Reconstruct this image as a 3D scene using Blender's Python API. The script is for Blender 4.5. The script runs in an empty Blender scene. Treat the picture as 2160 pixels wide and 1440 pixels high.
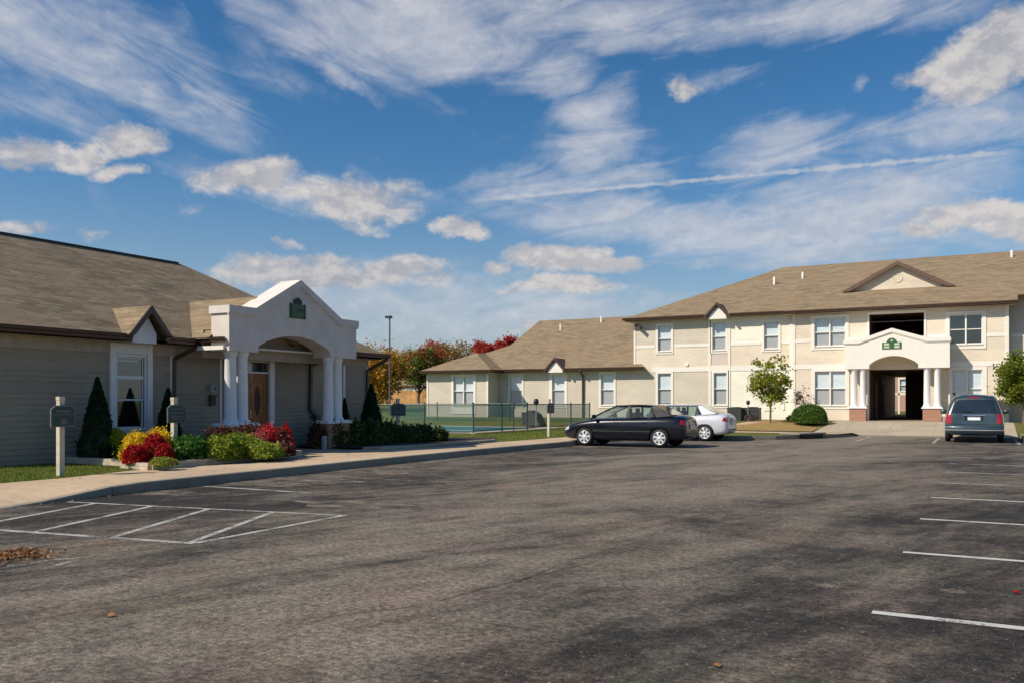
import bpy, bmesh, math, random
from mathutils import Vector, Matrix, noise
from mathutils.bvhtree import BVHTree
R = math.radians
rnd = random.Random(7)
SC = bpy.context.scene
COL = SC.collection
# ------------------------------------------------------------------ camera frame (lot runs along Y, kerb at X=-12)
YAW = R(28.55); CS, SN = math.cos(YAW), math.sin(YAW); FOC = 1818.0; EYE = 1.5
def at_depth(px, py, d):
    r = (px-1080)/FOC*d
    return Vector((r*CS-d*SN, r*SN+d*CS, EYE+(845-py)*d/FOC))
def on_y(px, Y):
    t = (px-1080)/FOC; d = Y/(t*SN+CS)
    return d*(t*CS-SN)
cam = bpy.data.cameras.new('camera'); camo = bpy.data.objects.new('camera', cam); COL.objects.link(camo)
cam.sensor_width = 36; cam.lens = 36*FOC/2160; cam.shift_y = 125/2160; cam.clip_end = 3000; cam.clip_start = .05
camo.location = (0, 0, EYE); camo.rotation_euler = (R(90), 0, YAW); SC.camera = camo

# ------------------------------------------------------------------ node helpers
def newmat(name):
    m = bpy.data.materials.new(name); m.use_nodes = True
    nt = m.node_tree; nt.nodes.clear()
    out = nt.nodes.new('ShaderNodeOutputMaterial'); return m, nt, out
class N:
    def __init__(s, nt): s.nt = nt
    def __call__(s, typ, **kw):
        n = s.nt.nodes.new('ShaderNode'+typ)
        for k, v in kw.items():
            if k.startswith('i_'):
                key = k[2:]; key = int(key) if key.isdigit() else key.replace('_', ' ')
                if isinstance(v, bpy.types.NodeSocket): s.nt.links.new(v, n.inputs[key])
                else: n.inputs[key].default_value = v
            else: setattr(n, k, v)
        return n
    def math(s, op, a, b=None, clamp=False, c=None):
        n = s.nt.nodes.new('ShaderNodeMath'); n.operation = op; n.use_clamp = clamp
        for i, v in enumerate((a, b, c)):
            if v is None: continue
            if isinstance(v, bpy.types.NodeSocket): s.nt.links.new(v, n.inputs[i])
            else: n.inputs[i].default_value = v
        return n.outputs[0]
    def mix(s, f, a, b, blend='MIX'):
        n = s.nt.nodes.new('ShaderNodeMix'); n.data_type = 'RGBA'; n.blend_type = blend
        for i, v in ((0, f), (6, a), (7, b)):
            if isinstance(v, bpy.types.NodeSocket): s.nt.links.new(v, n.inputs[i])
            else: n.inputs[i].default_value = v if i == 0 else (tuple(v)+(1,))[:4]
        return n.outputs[2]
    def ss(s, v, lo, hi):
        n = s.nt.nodes.new('ShaderNodeMapRange'); n.interpolation_type = 'SMOOTHSTEP'
        s.nt.links.new(v, n.inputs[0]); n.inputs[1].default_value = lo; n.inputs[2].default_value = hi
        return n.outputs[0]
    def noise(s, vec, scale, detail=4, rough=.55, dist=0):
        n = s('TexNoise', i_Vector=vec); n.inputs['Scale'].default_value = scale; n.inputs['Detail'].default_value = detail
        n.inputs['Roughness'].default_value = rough; n.inputs['Distortion'].default_value = dist
        return n.outputs['Fac']
    def map(s, vec, scale=(1, 1, 1), rot=(0, 0, 0), loc=(0, 0, 0)):
        n = s('Mapping', i_Vector=vec); n.inputs['Scale'].default_value = scale; n.inputs['Rotation'].default_value = rot
        n.inputs['Location'].default_value = loc; return n.outputs[0]
def surf(nt, out, g, col, rough=.7, bump=None, bdist=.01, bstr=1, spec=.5, metal=0, coat=0, name=None):
    p = g('BsdfPrincipled')
    if isinstance(col, bpy.types.NodeSocket): nt.links.new(col, p.inputs['Base Color'])
    else: p.inputs['Base Color'].default_value = tuple(col)+(1,)
    if isinstance(rough, bpy.types.NodeSocket): nt.links.new(rough, p.inputs['Roughness'])
    else: p.inputs['Roughness'].default_value = rough
    p.inputs['Specular IOR Level'].default_value = spec; p.inputs['Metallic'].default_value = metal
    p.inputs['Coat Weight'].default_value = coat; p.inputs['Coat Roughness'].default_value = .05
    if bump is not None:
        b = g('Bump', i_Height=bump); b.inputs['Distance'].default_value = bdist; b.inputs['Strength'].default_value = bstr
        nt.links.new(b.outputs[0], p.inputs['Normal'])
    nt.links.new(p.outputs[0], out.inputs[0]); return p
def c3(*a): return tuple(a)
def mul(c, k): return tuple(x*k for x in c)
M = {}
def plain(name, col, rough=.6, var=.12, scale=6, spec=.4, metal=0, coat=0, fine=40):
    m, nt, out = newmat(name); g = N(nt); tc = g('TexCoord')
    n1 = g.noise(tc.outputs['Object'], scale); n2 = g.noise(tc.outputs['Object'], fine, 2)
    f = g.math('ADD', g.math('MULTIPLY', n1, .7), g.math('MULTIPLY', n2, .3))
    f = g.ss(f, .3, .7)
    surf(nt, out, g, g.mix(f, mul(col, 1-var), mul(col, 1+var)), rough, f, .002, .3, spec, metal, coat)
    M[name] = m; return m
def siding(name, col, lap=.115, dirt=.1, bump=.012):
    m, nt, out = newmat(name); g = N(nt); tc = g('TexCoord'); uv = tc.outputs['UV']
    s = g('SeparateXYZ', i_0=uv)
    fr = g.math('FRACT', g.math('DIVIDE', s.outputs[1], lap))
    h = g.math('SUBTRACT', 1.0, fr)
    n1 = g.noise(g.map(tc.outputs['Object'], (.5, .5, 1.2)), 1.3, 4); n2 = g.noise(g.map(uv, (1, 6, 1)), 3, 3)
    f = g.ss(g.math('ADD', g.math('MULTIPLY', n1, .6), g.math('MULTIPLY', n2, .4)), .35, .65)
    surf(nt, out, g, g.mix(f, mul(col, 1-dirt), mul(col, 1+dirt*.6)), .55, h, bump, .6, .3)
    M[name] = m
def shingle(name, c1, c2):
    m, nt, out = newmat(name); g = N(nt); tc = g('TexCoord'); uv = tc.outputs['UV']
    b = g('TexBrick', i_Vector=uv); b.offset = .5
    for k, v in (('Scale', 1.0), ('Mortar Size', .012), ('Mortar Smooth', .3), ('Brick Width', .32), ('Row Height', .145), ('Bias', 0)): b.inputs[k].default_value = v
    b.inputs['Color1'].default_value = (0, 0, 0, 1); b.inputs['Color2'].default_value = (1, 1, 1, 1); b.inputs['Mortar'].default_value = (.0, .0, .0, 1)
    n1 = g.noise(g.map(uv, (.9, 3.4, 1)), 1.0, 4, .6, .8); n2 = g.noise(uv, .35, 3); n3 = g.noise(uv, 30, 2)
    f = g.math('ADD', g.math('MULTIPLY', b.outputs['Color'], .17), g.math('ADD', g.math('MULTIPLY', n1, .60), .045))
    f = g.math('ADD', f, g.math('MULTIPLY', n3, .18))
    f = g.ss(f, .3, .78)
    col = g.mix(f, c1, c2)
    col = g.mix(g.ss(n2, .42, .62), col, g.mix(.5, col, (c2[0]*.80, c2[1]*.74, c2[2]*.68)))
    h = g.math('ADD', b.outputs['Fac'], g.math('MULTIPLY', n3, -.4))
    surf(nt, out, g, col, .9, g.math('MULTIPLY', h, -1), .012, .7, .2)
    M[name] = m
def brickmat(name, c1, c2, mort):
    m, nt, out = newmat(name); g = N(nt); uv = g('TexCoord').outputs['UV']
    b = g('TexBrick', i_Vector=uv)
    for k, v in (('Scale', 1.0), ('Mortar Size', .01), ('Brick Width', .22), ('Row Height', .075)): b.inputs[k].default_value = v
    b.inputs['Color1'].default_value = c1+(1,); b.inputs['Color2'].default_value = c2+(1,); b.inputs['Mortar'].default_value = mort+(1,)
    n = g.noise(uv, 9, 3)
    surf(nt, out, g, g.mix(g.math('MULTIPLY', n, .5), b.outputs['Color'], mul(c1, .6)), .85, b.outputs['Fac'], -.006, .8, .3)
    M[name] = m
def leafmat(name, cols, trans=.35, rough=.6):
    m, nt, out = newmat(name); g = N(nt); geo = g('NewGeometry'); tc = g('TexCoord')
    n = g.noise(tc.outputs['Object'], 1.1, 3)
    f = g.math('ADD', g.math('MULTIPLY', geo.outputs['Random Per Island'], .62), g.math('MULTIPLY', g.ss(n, .3, .7), .38))
    r = g('ValToRGB', i_0=f); e = r.color_ramp.elements
    while len(e) > 1: e.remove(e[-1])
    e[0].position = 0; e[0].color = cols[0]+(1,)
    for i, c in enumerate(cols[1:]): q = e.new((i+1)/(len(cols)-1)); q.color = c+(1,)
    p = g('BsdfPrincipled', i_Base_Color=r.outputs[0]); p.inputs['Roughness'].default_value = rough; p.inputs['Specular IOR Level'].default_value = .3
    t = g('BsdfTranslucent', i_Color=r.outputs[0])
    mx = g('MixShader'); mx.inputs[0].default_value = trans
    nt.links.new(p.outputs[0], mx.inputs[1]); nt.links.new(t.outputs[0], mx.inputs[2]); nt.links.new(mx.outputs[0], out.inputs[0])
    M[name] = m
def glassmat(name, tint, refl=.12, alpha=.8, rough=.02):
    m, nt, out = newmat(name); g = N(nt)
    lw = g('LayerWeight'); lw.inputs[0].default_value = .5; fz = g.math('POWER', lw.outputs['Facing'], 4.0)
    tr = g('BsdfTransparent'); tr.inputs[0].default_value = tuple(tint)+(1,)
    df = g('BsdfPrincipled'); df.inputs['Base Color'].default_value = (.02, .025, .025, 1); df.inputs['Roughness'].default_value = .1
    m1 = g('MixShader'); m1.inputs[0].default_value = 1-alpha
    nt.links.new(tr.outputs[0], m1.inputs[1]); nt.links.new(df.outputs[0], m1.inputs[2])
    gl = g('BsdfGlossy'); gl.inputs['Roughness'].default_value = rough; gl.inputs[0].default_value = (1, 1, 1, 1)
    m2 = g('MixShader', i_0=g.math('ADD', g.math('MULTIPLY', fz, .8), refl+.03, True))
    nt.links.new(m1.outputs[0], m2.inputs[1]); nt.links.new(gl.outputs[0], m2.inputs[2]); nt.links.new(m2.outputs[0], out.inputs[0])
    M[name] = m

# materials
plain('white_trim', (.84, .79, .70), .5, .04)
plain('white_paint', (.80, .79, .77), .45, .05)
plain('stucco', (.70, .63, .56), .8, .10, 2)
plain('brown_metal', (.075, .04, .028), .4, .15, spec=.5)
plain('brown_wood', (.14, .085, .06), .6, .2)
siding('siding_tan', (.63, .555, .44)); siding('siding_beige', (.76, .655, .51)); siding('siding_white', (.86, .82, .68)); siding('siding_rose', (.66, .56, .47))
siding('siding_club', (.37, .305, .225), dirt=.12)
plain('soffit', (.42, .36, .29), .8)
shingle('shingle_near', (.15, .115, .07), (.37, .29, .195))
shingle('shingle', (.17, .128, .078), (.36, .275, .175))
brickmat('brick', (.42, .17, .09), (.52, .24, .13), (.45, .38, .32))
brickmat('brick_pink', (.52, .27, .19), (.6, .33, .24), (.5, .42, .38))
brickmat('brick_dark', (.13, .065, .045), (.2, .09, .06), (.2, .17, .15))
plain('oak', (.36, .14, .042), .35, .25, 9, coat=.3)
plain('dark_wood', (.05, .02, .015), .4)
plain('timber', (.50, .42, .31), .85, .2, 5)
plain('post_wood', (.56, .50, .38), .8, .18, 7)
plain('sign_green', (.022, .065, .045), .45, .1)
plain('sign_grey', (.12, .13, .14), .5)
plain('sign_text', (.42, .45, .44), .5, .05)
plain('plaque_green', (.04, .13, .045), .5, .2, 20)
plain('plaque_dark', (.02, .03, .025), .5)
plain('plaque_pale', (.55, .60, .42), .5)
plain('black', (.012, .012, .013), .5)
plain('rubber', (.018, .018, .018), .8)
plain('dark_metal', (.05, .055, .06), .4)
plain('fence_green', (.018, .05, .045), .4)
plain('grey_metal', (.30, .30, .31), .4)
plain('ac_grey', (.06, .063, .058), .6)
plain('bark', (.13, .09, .06), .9, .3, 12)
plain('cedar', (.50, .27, .10), .8, .3, .5, fine=3)
plain('pvc', (.78, .76, .70), .5)
plain('soil', (.045, .03, .02), .95, .4, 10)
plain('seat_cloth', (.12, .12, .13), .9)
plain('chrome', (.6, .6, .62), .2, .05, metal=.8)
plain('hubcap', (.75, .76, .78), .3, .05, metal=.35)
plain('tail_red', (.35, .008, .015), .15, .1, coat=1)
plain('tail_amber', (.6, .2, .15), .2, .1, coat=1)
plain('lamp_clear', (.55, .56, .58), .1, .05, coat=1)
plain('plate', (.75, .78, .8), .4, .03)
plain('plate_blue', (.1, .2, .4), .4)
plain('blind', (.84, .88, .90), .6, .03)
plain('lamp_globe', (.9, .9, .9), .3)
plain('grey_box', (.33, .33, .32), .6)
def carpaint(name, col, rough=.22, metal=.0):
    m, nt, out = newmat(name); g = N(nt); tc = g('TexCoord')
    n = g.noise(tc.outputs['Object'], 3, 3)
    surf(nt, out, g, g.mix(n, mul(col, .85), mul(col, 1.15)), g.math('ADD', g.math('MULTIPLY', n, .12), rough), None, spec=.25 if name == 'paint_black' else .6, metal=metal, coat=.7 if name == 'paint_black' else 1)
    M[name] = m
plain('paint_pillar', (.006, .007, .010), .35, .1, spec=.3); carpaint('paint_black', (.006, .008, .014)); carpaint('paint_white', (.66, .66, .70), .3); carpaint('paint_blue', (.036, .060, .070), .3, .3)
glassmat('pane', (.93, .97, .98), .05, .96); glassmat('pane_screen', (.80, .80, .80), .02, .86); glassmat('pane_dark', (.25, .3, .3), .08, .5)
glassmat('car_glass', (.70, .84, .80), .04, .95); glassmat('van_glass', (.06, .07, .07), .05, .3)
leafmat('leaf_arborvitae', [(.010, .022, .008), (.022, .042, .012), (.04, .07, .02)], .2)
leafmat('leaf_hedge', [(.03, .07, .008), (.07, .15, .015), (.12, .22, .03)], .25)
leafmat('leaf_juniper', [(.02, .04, .008), (.06, .09, .018), (.12, .16, .03)], .2)
leafmat('leaf_yellowgreen', [(.11, .17, .015), (.26, .32, .03), (.42, .44, .06)], .35)
leafmat('leaf_green', [(.03, .08, .008), (.07, .19, .02), (.13, .28, .04)], .35)
leafmat('petal_yellow', [(.62, .36, .01), (.85, .60, .015), (.9, .74, .03)], .3)
leafmat('petal_yellow_shaded', [(.24, .23, .01), (.46, .44, .02), (.6, .56, .04)], .3)  # duller copy of the yellow petals, wall shade put into the colour
leafmat('petal_red', [(.2, .006, .008), (.42, .01, .015), (.62, .02, .02)], .3)
leafmat('petal_scarlet', [(.4, .01, .01), (.6, .015, .02), (.6, .08, .09)], .3)
leafmat('petal_pink', [(.3, .05, .06), (.45, .12, .12), (.5, .2, .18)], .3)
leafmat('petal_white', [(.5, .48, .4), (.7, .66, .6)], .3)
leafmat('leaf_dusty', [(.06, .02, .018), (.16, .06, .04), (.2, .1, .05)], .3)
leafmat('leaf_young', [(.11, .15, .015), (.28, .33, .03), (.40, .33, .05)], .35)
leafmat('leaf_fresh', [(.05, .08, .008), (.14, .18, .012), (.26, .28, .02)], .35)
leafmat('leaf_twiggy', [(.08, .06, .06), (.16, .12, .11), (.2, .14, .12)], .3)
leafmat('leaf_orange', [(.16, .16, .02), (.48, .27, .03), (.75, .28, .03)], .3)
leafmat('leaf_mixed', [(.06, .12, .02), (.16, .24, .03), (.36, .28, .05)], .3)
leafmat('leaf_wine', [(.26, .05, .04), (.45, .12, .05), (.55, .25, .09)], .3)
leafmat('leaf_crimson', [(.26, .015, .02), (.5, .04, .035), (.55, .15, .04)], .3)
leafmat('leaf_dull', [(.14, .11, .03), (.32, .22, .06), (.4, .2, .08)], .3)
leafmat('grass_blade', [(.08, .12, .015), (.17, .22, .03), (.3, .3, .07)], .3)
leafmat('dry_leaf', [(.16, .06, .02), (.3, .13, .04), (.5, .3, .16)], .2)

def groundmat():
    m, nt, out = newmat('grass_ground'); g = N(nt); o = g('TexCoord').outputs['Object']
    n1 = g.noise(o, .35, 4); n2 = g.noise(o, 2.2, 4); n3 = g.noise(o, 26, 3)
    c = g.mix(g.ss(n1, .35, .65), (.13, .17, .025), (.22, .215, .04))
    c = g.mix(g.math('MULTIPLY', g.ss(n2, .5, .7), .7), c, (.25, .19, .07))
    c = g.mix(g.ss(n3, .3, .75), mul((.10, .12, .02), .6), c)
    surf(nt, out, g, c, .95, n3, .03, .6, .2); M['grass_ground'] = m
groundmat()
def concretemat(name, col, joint=None, col2=None):
    m, nt, out = newmat(name); g = N(nt); tc = g('TexCoord'); o = tc.outputs['Object']
    n1 = g.noise(o, .5, 4); n2 = g.noise(o, 5, 5, .65); n3 = g.noise(o, 60, 2)
    f = g.math('ADD', g.math('MULTIPLY', n1, .5), g.math('MULTIPLY', n2, .5))
    c = g.mix(g.ss(f, .35, .65), mul(col, .82), mul(col, 1.1))
    c = g.mix(g.math('MULTIPLY', g.ss(n3, .45, .8), .35), c, mul(col, .55))
    if joint:
        s = g('SeparateXYZ', i_0=o); fy = g.math('FRACT', g.math('DIVIDE', s.outputs[joint[0]], joint[1]))
        j = g.math('LESS_THAN', fy, .010)
        c = g.mix(g.math('MULTIPLY', j, .7), c, mul(col, .45))
    surf(nt, out, g, c, .9, n3, .004, .5, .25); M[name] = m
concretemat('concrete_walk', (.53, .395, .26), (1, 1.5)); concretemat('concrete_kerb', (.30, .26, .20), (1, 3.0)); concretemat('concrete_apron', (.44, .365, .265), (0, 1.8)); concretemat('concrete_deck', (.42, .37, .29))
def asphaltmat():
    m, nt, out = newmat('asphalt'); g = N(nt); o = g('TexCoord').outputs['Object']
    s = g('SeparateXYZ', i_0=o); X = s.outputs[0]; Y = s.outputs[1]
    ro = g.map(o, (1, 1, 1), (0, 0, R(18)))
    streak = g.noise(g.map(ro, (.55, .17, 1)), 1.5, 6, .62, .7)
    streak2 = g.noise(g.map(ro, (2.6, .5, 1)), 1.6, 5, .65, .5)
    patch = g.noise(o, .30, 5, .6, .6)
    med = g.noise(o, 4.5, 5, .72)
    speck = g.noise(o, 19, 4, .75)
    grain = g.noise(o, 60, 3, .75)
    vor = g('TexVoronoi', i_Vector=o); vor.inputs['Scale'].default_value = 48
    vor2 = g('TexVoronoi', i_Vector=o); vor2.inputs['Scale'].default_value = 15
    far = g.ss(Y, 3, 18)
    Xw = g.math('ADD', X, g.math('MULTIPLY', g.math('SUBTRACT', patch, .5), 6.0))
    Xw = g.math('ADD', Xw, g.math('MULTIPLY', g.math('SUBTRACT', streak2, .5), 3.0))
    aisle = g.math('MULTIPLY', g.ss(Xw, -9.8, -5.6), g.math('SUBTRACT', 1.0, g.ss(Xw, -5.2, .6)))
    dark = g.noise(g.map(o, (1, 1, 1), (0, 0, 0), (31, 7, 0)), .42, 5, .65, 1.2)
    v = g.math('ADD', g.math('MULTIPLY', g.math('SUBTRACT', streak, .5), 1.5), g.math('MULTIPLY', g.math('SUBTRACT', streak2, .5), 1.0))
    v = g.math('ADD', v, g.math('MULTIPLY', g.math('SUBTRACT', dark, .5), 1.0))
    v = g.math('ADD', v, g.math('MULTIPLY', g.math('SUBTRACT', med, .5), .9))
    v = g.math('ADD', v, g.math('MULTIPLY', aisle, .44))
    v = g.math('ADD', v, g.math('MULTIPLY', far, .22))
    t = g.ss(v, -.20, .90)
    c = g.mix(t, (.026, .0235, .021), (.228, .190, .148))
    c = g.mix(g.math('MULTIPLY', g.ss(g.noise(o, .8, 4), .42, .62), .30), c, g.mix(1.0, c, (.92, 1.0, .80), 'MULTIPLY'))
    c = g.mix(g.math('MULTIPLY', g.ss(g.noise(g.map(o, (1, 1, 1), (0, 0, 0), (9, 4, 2)), .9, 4), .46, .64), .7), c, g.mix(1.0, c, (1.02, .90, .92), 'MULTIPLY'))
    k = g.math('ADD', g.math('MULTIPLY', g.ss(speck, .34, .66), .95), .52)
    k = g.math('MULTIPLY', k, g.math('ADD', g.math('MULTIPLY', g.ss(grain, .32, .70), .75), .62))
    kk = g('CombineXYZ', i_0=k, i_1=k, i_2=k).outputs[0]
    c = g.mix(1.0, c, kk, 'MULTIPLY')
    st = g.math('MULTIPLY', g.math('LESS_THAN', vor.outputs['Distance'], .25), g.ss(vor.outputs['Color'], .60, .85))
    c = g.mix(g.math('MULTIPLY', st, .6), c, (.34, .29, .23))
    st2 = g.math('MULTIPLY', g.math('LESS_THAN', vor2.outputs['Distance'], .16), g.ss(vor2.outputs['Color'], .68, .8))
    c = g.mix(g.math('MULTIPLY', st2, .6), c, (.34, .30, .24))
    h = g.math('ADD', g.math('MULTIPLY', grain, 1), g.math('MULTIPLY', speck, 1.2))
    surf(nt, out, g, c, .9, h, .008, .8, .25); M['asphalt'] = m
asphaltmat()
def paintmat(name, wear, col=(.62, .60, .55)):
    m, nt, out = newmat(name); g = N(nt); o = g('TexCoord').outputs['Object']
    n = g.math('ADD', g.math('MULTIPLY', g.noise(o, 3, 4, .6), .5), g.math('MULTIPLY', g.noise(o, 38, 4, .7), .5))
    p = g('BsdfPrincipled'); p.inputs['Roughness'].default_value = .75
    nt.links.new(g.mix(g.noise(o, 14, 3), mul(col, .75), col), p.inputs['Base Color'])
    t = g('BsdfTransparent'); mx = g('MixShader', i_0=g.ss(n, wear-.09, wear+.09))
    nt.links.new(t.outputs[0], mx.inputs[1]); nt.links.new(p.outputs[0], mx.inputs[2]); nt.links.new(mx.outputs[0], out.inputs[0]); M[name] = m
paintmat('line_fresh', .41); paintmat('line_mid', .46, (.5, .48, .43)); paintmat('line_worn', .53, (.42, .38, .32))
paintmat('stain_tan', .52, (.27, .22, .17))
def meshpanel():
    m, nt, out = newmat('chain_mesh'); g = N(nt)
    p = g('BsdfPrincipled'); p.inputs['Base Color'].default_value = (.03, .11, .10, 1); p.inputs['Roughness'].default_value = .5
    t = g('BsdfTransparent'); mx = g('MixShader'); mx.inputs[0].default_value = .36
    nt.links.new(t.outputs[0], mx.inputs[1]); nt.links.new(p.outputs[0], mx.inputs[2]); nt.links.new(mx.outputs[0], out.inputs[0]); M['chain_mesh'] = m
meshpanel()
def watermat():
    m, nt, out = newmat('pool_water'); g = N(nt); o = g('TexCoord').outputs['Object']
    surf(nt, out, g, (.015, .15, .16), .45, g.noise(o, 3, 3), .02, .3, .2); M['pool_water'] = m
watermat()
def mulchmat():
    m, nt, out = newmat('mulch'); g = N(nt); o = g('TexCoord').outputs['Object']
    n = g.noise(o, 18, 4, .7); n2 = g.noise(o, 1.5, 3)
    surf(nt, out, g, g.mix(g.ss(n2, .4, .6), g.mix(n, (.2, .1, .04), (.5, .30, .15)), g.mix(n, (.16, .14, .03), (.36, .28, .09))), .95, n, .03, .8, .2); M['mulch'] = m
mulchmat()

plain('crack_fill', (.02, .017, .015), .9, .2)
# ------------------------------------------------------------------ mesh builder
MATS = {}
def mtx(o):
    return MATS.get(o.name, Matrix.Identity(4)) if o else Matrix.Identity(4)
class MB:
    def __init__(s): s.v = []; s.f = []; s.m = []; s.mi = 0; s.st = []
    def add(s, vs, fs):
        b = len(s.v); s.st.append((b, len(s.f))); s.v += [Vector(p) for p in vs]
        for f in fs: s.f.append([b+i for i in f]); s.m.append(s.mi)
        return s
    def quad(s, *p): return s.add(p, [list(range(len(p)))])
    def box(s, x0, x1, y0, y1, z0, z1, T=None):
        c = [(x0, y0, z0), (x1, y0, z0), (x1, y1, z0), (x0, y1, z0), (x0, y0, z1), (x1, y0, z1), (x1, y1, z1), (x0, y1, z1)]
        if T: c = [T(*p) for p in c]
        return s.add(c, [(0, 3, 2, 1), (4, 5, 6, 7), (0, 1, 5, 4), (1, 2, 6, 5), (2, 3, 7, 6), (3, 0, 4, 7)])
    def bar(s, a, b, w, h=None, up=(0, 0, 1)):
        a, b = Vector(a), Vector(b); h = h or w; d = (b-a).normalized(); u = Vector(up)
        if abs(d.dot(u)) > .97: u = Vector((1, 0, 0))
        r = d.cross(u).normalized(); u = r.cross(d)
        c = [q+r*sx*w/2+u*sz*h/2 for q in (a, b) for sx, sz in ((-1, -1), (1, -1), (1, 1), (-1, 1))]
        return s.add(c, [(0, 1, 2, 3), (7, 6, 5, 4), (0, 4, 5, 1), (1, 5, 6, 2), (2, 6, 7, 3), (3, 7, 4, 0)])
    def tube(s, pts, rad, n=8):
        pts = [Vector(p) for p in pts]
        if not isinstance(rad, (list, tuple)): rad = [rad]*len(pts)
        vs = []; fs = []
        for i, p in enumerate(pts):
            d = (pts[min(i+1, len(pts)-1)]-pts[max(i-1, 0)]).normalized()
            u = Vector((0, 0, 1)) if abs(d.z) < .95 else Vector((1, 0, 0))
            r = d.cross(u).normalized(); u = r.cross(d)
            vs += [p+(r*math.cos(2*math.pi*k/n)+u*math.sin(2*math.pi*k/n))*rad[i] for k in range(n)]
        for i in range(len(pts)-1):
            for k in range(n): fs.append((i*n+k, i*n+(k+1) % n, (i+1)*n+(k+1) % n, (i+1)*n+k))
        fs.append(list(range(n))); fs.append(list(range((len(pts)-1)*n, len(pts)*n)))
        return s.add(vs, fs)
    def lathe(s, prof, n=24, T=lambda x, y, z: (x, y, z)):
        vs = []; fs = []
        for r, z in prof: vs += [T(r*math.cos(2*math.pi*k/n), r*math.sin(2*math.pi*k/n), z) for k in range(n)]
        for i in range(len(prof)-1):
            for k in range(n): fs.append((i*n+k, i*n+(k+1) % n, (i+1)*n+(k+1) % n, (i+1)*n+k))
        return s.add(vs, fs)
    def prism(s, poly, n0, n1, T):
        k = len(poly); vs = [T(u, n0, z) for u, z in poly]+[T(u, n1, z) for u, z in poly]
        return s.add(vs, [list(range(k)), list(range(2*k-1, k-1, -1))]+[(i, k+i, k+(i+1) % k, (i+1) % k) for i in range(k)])
    def leaf(s, c, size, rg, bend=.3, flat=0):
        a = Vector((rg.gauss(0, 1), rg.gauss(0, 1), rg.gauss(0, 1)*(1-flat))).normalized()
        b = a.cross(Vector((rg.gauss(0, 1), rg.gauss(0, 1), rg.gauss(0, 1)))).normalized(); n = a.cross(b)
        w = size*rg.uniform(.6, 1.15); c = Vector(c)
        return s.add([c-a*w, c-b*w*.55+n*w*bend*.3, c+a*w, c+b*w*.55+n*w*bend*.3], [(0, 1, 2, 3)])
    def each(s, name, mats, parent):
        for (v0, f0), (v1, f1) in zip(s.st, s.st[1:]+[(len(s.v), len(s.f))]):
            q = MB(); q.v = s.v[v0:v1]; q.f = [[i-v0 for i in f] for f in s.f[f0:f1]]; q.m = [0]*len(q.f); q.build(name, mats, parent)
    def build(s, name, mats, parent=None, smooth=False, label=None, local=False):
        me = bpy.data.meshes.new(name)
        inv = Matrix.Identity(4) if local else mtx(parent).inverted()
        me.from_pydata([inv @ v for v in s.v], [], s.f)
        if not isinstance(mats, (list, tuple)): mats = [mats]
        for k in mats: me.materials.append(M[k])
        if len(mats) > 1: me.polygons.foreach_set('material_index', s.m)
        if smooth: me.polygons.foreach_set('use_smooth', [True]*len(me.polygons))
        if len(me.polygons) < 60000:
            uvl = me.uv_layers.new(name='UVMap'); Z = Vector((0, 0, 1))
            for p in me.polygons:
                n = p.normal; u = Z.cross(n)
                if u.length < .05: u = Vector((1, 0, 0)); v = Vector((0, 1, 0))
                else: u.normalize(); v = n.cross(u)
                if v.z < 0: v = -v
                for li in p.loop_indices:
                    co = me.vertices[me.loops[li].vertex_index].co; uvl.data[li].uv = (co.dot(u), co.dot(v))
        o = bpy.data.objects.new(name, me); COL.objects.link(o)
        if parent: o.parent = parent
        MATS[o.name] = mtx(parent) if parent else Matrix.Identity(4)
        if label: o['label'] = label
        return o
def thing(name, label, cat, loc=(0, 0, 0), rotz=0, group=None):
    o = bpy.data.objects.new(name, None); COL.objects.link(o); o.empty_display_size = .2
    o.location = loc; o.rotation_euler = (0, 0, rotz)
    MATS[o.name] = Matrix.Translation(loc) @ Matrix.Rotation(rotz, 4, 'Z')
    o['label'] = label; o['category'] = cat
    if group: o['group'] = group
    return o
def tag(o, label, cat=None, group=None, kind=None):
    o['label'] = label
    if cat: o['category'] = cat
    if group: o['group'] = group
    if kind: o['kind'] = kind
    return o
def struct(o, kind='structure'): o['kind'] = kind; return o
def copytree(o, loc, label, rotz=None):
    c = o.copy(); COL.objects.link(c); c.location = loc
    if rotz is not None: c.rotation_euler = (0, 0, rotz)
    c['label'] = label
    for ch in list(o.children):
        d = ch.copy(); COL.objects.link(d); d.parent = c
        for g2 in list(ch.children):
            e = g2.copy(); COL.objects.link(e); e.parent = d
    return c
def sm(t): t = max(0, min(1, t)); return t*t*(3-2*t)
def strip(mb, a, b, w, z):
    a, b = Vector((a[0], a[1], 0)), Vector((b[0], b[1], 0)); d = (b-a).normalized(); n = Vector((-d.y, d.x, 0))*w/2
    mb.quad(*[Vector((p.x, p.y, z)) for p in (a-n, b-n, b+n, a+n)])

# ------------------------------------------------------------------ ground
def gh(x, y):
    if x > -12.55 and y < 39.7: return -.15
    if x > -14.22 and y < 9.5: return -.15
    if -7.9 < x < 1.9 and y < 40.6: return -.15
    h = .125
    if y > 39.6: h += .36*sm((y-40.2)/5.0)
    d = math.hypot(x, y)
    return h+.5*sm((d-62)/40)
xs = [-500, -300, -200, -140, -110, -90, -75, -62, -54, -47]+[-42+2*i for i in range(11)]+[-20+i for i in range(6)]+[-14.27, -14.18, -13]+[-12.6, -12.5, -10, -8, -6, -4, -2, 0, 2, 4, 8, 14, 22, 34, 50, 80, 120, 200, 400]
ys = [-200, -60, -20, 0, 9.4, 9.6, 20, 30, 36, 39.62, 39.75]+[40.5+i*.8 for i in range(8)]+[48, 52, 57, 63, 70, 78, 86, 94, 104, 116, 130, 150, 190, 260, 400, 700]
mb = MB()
vs = [(x, y, gh(x, y)) for y in ys for x in xs]; nx = len(xs)
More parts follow.
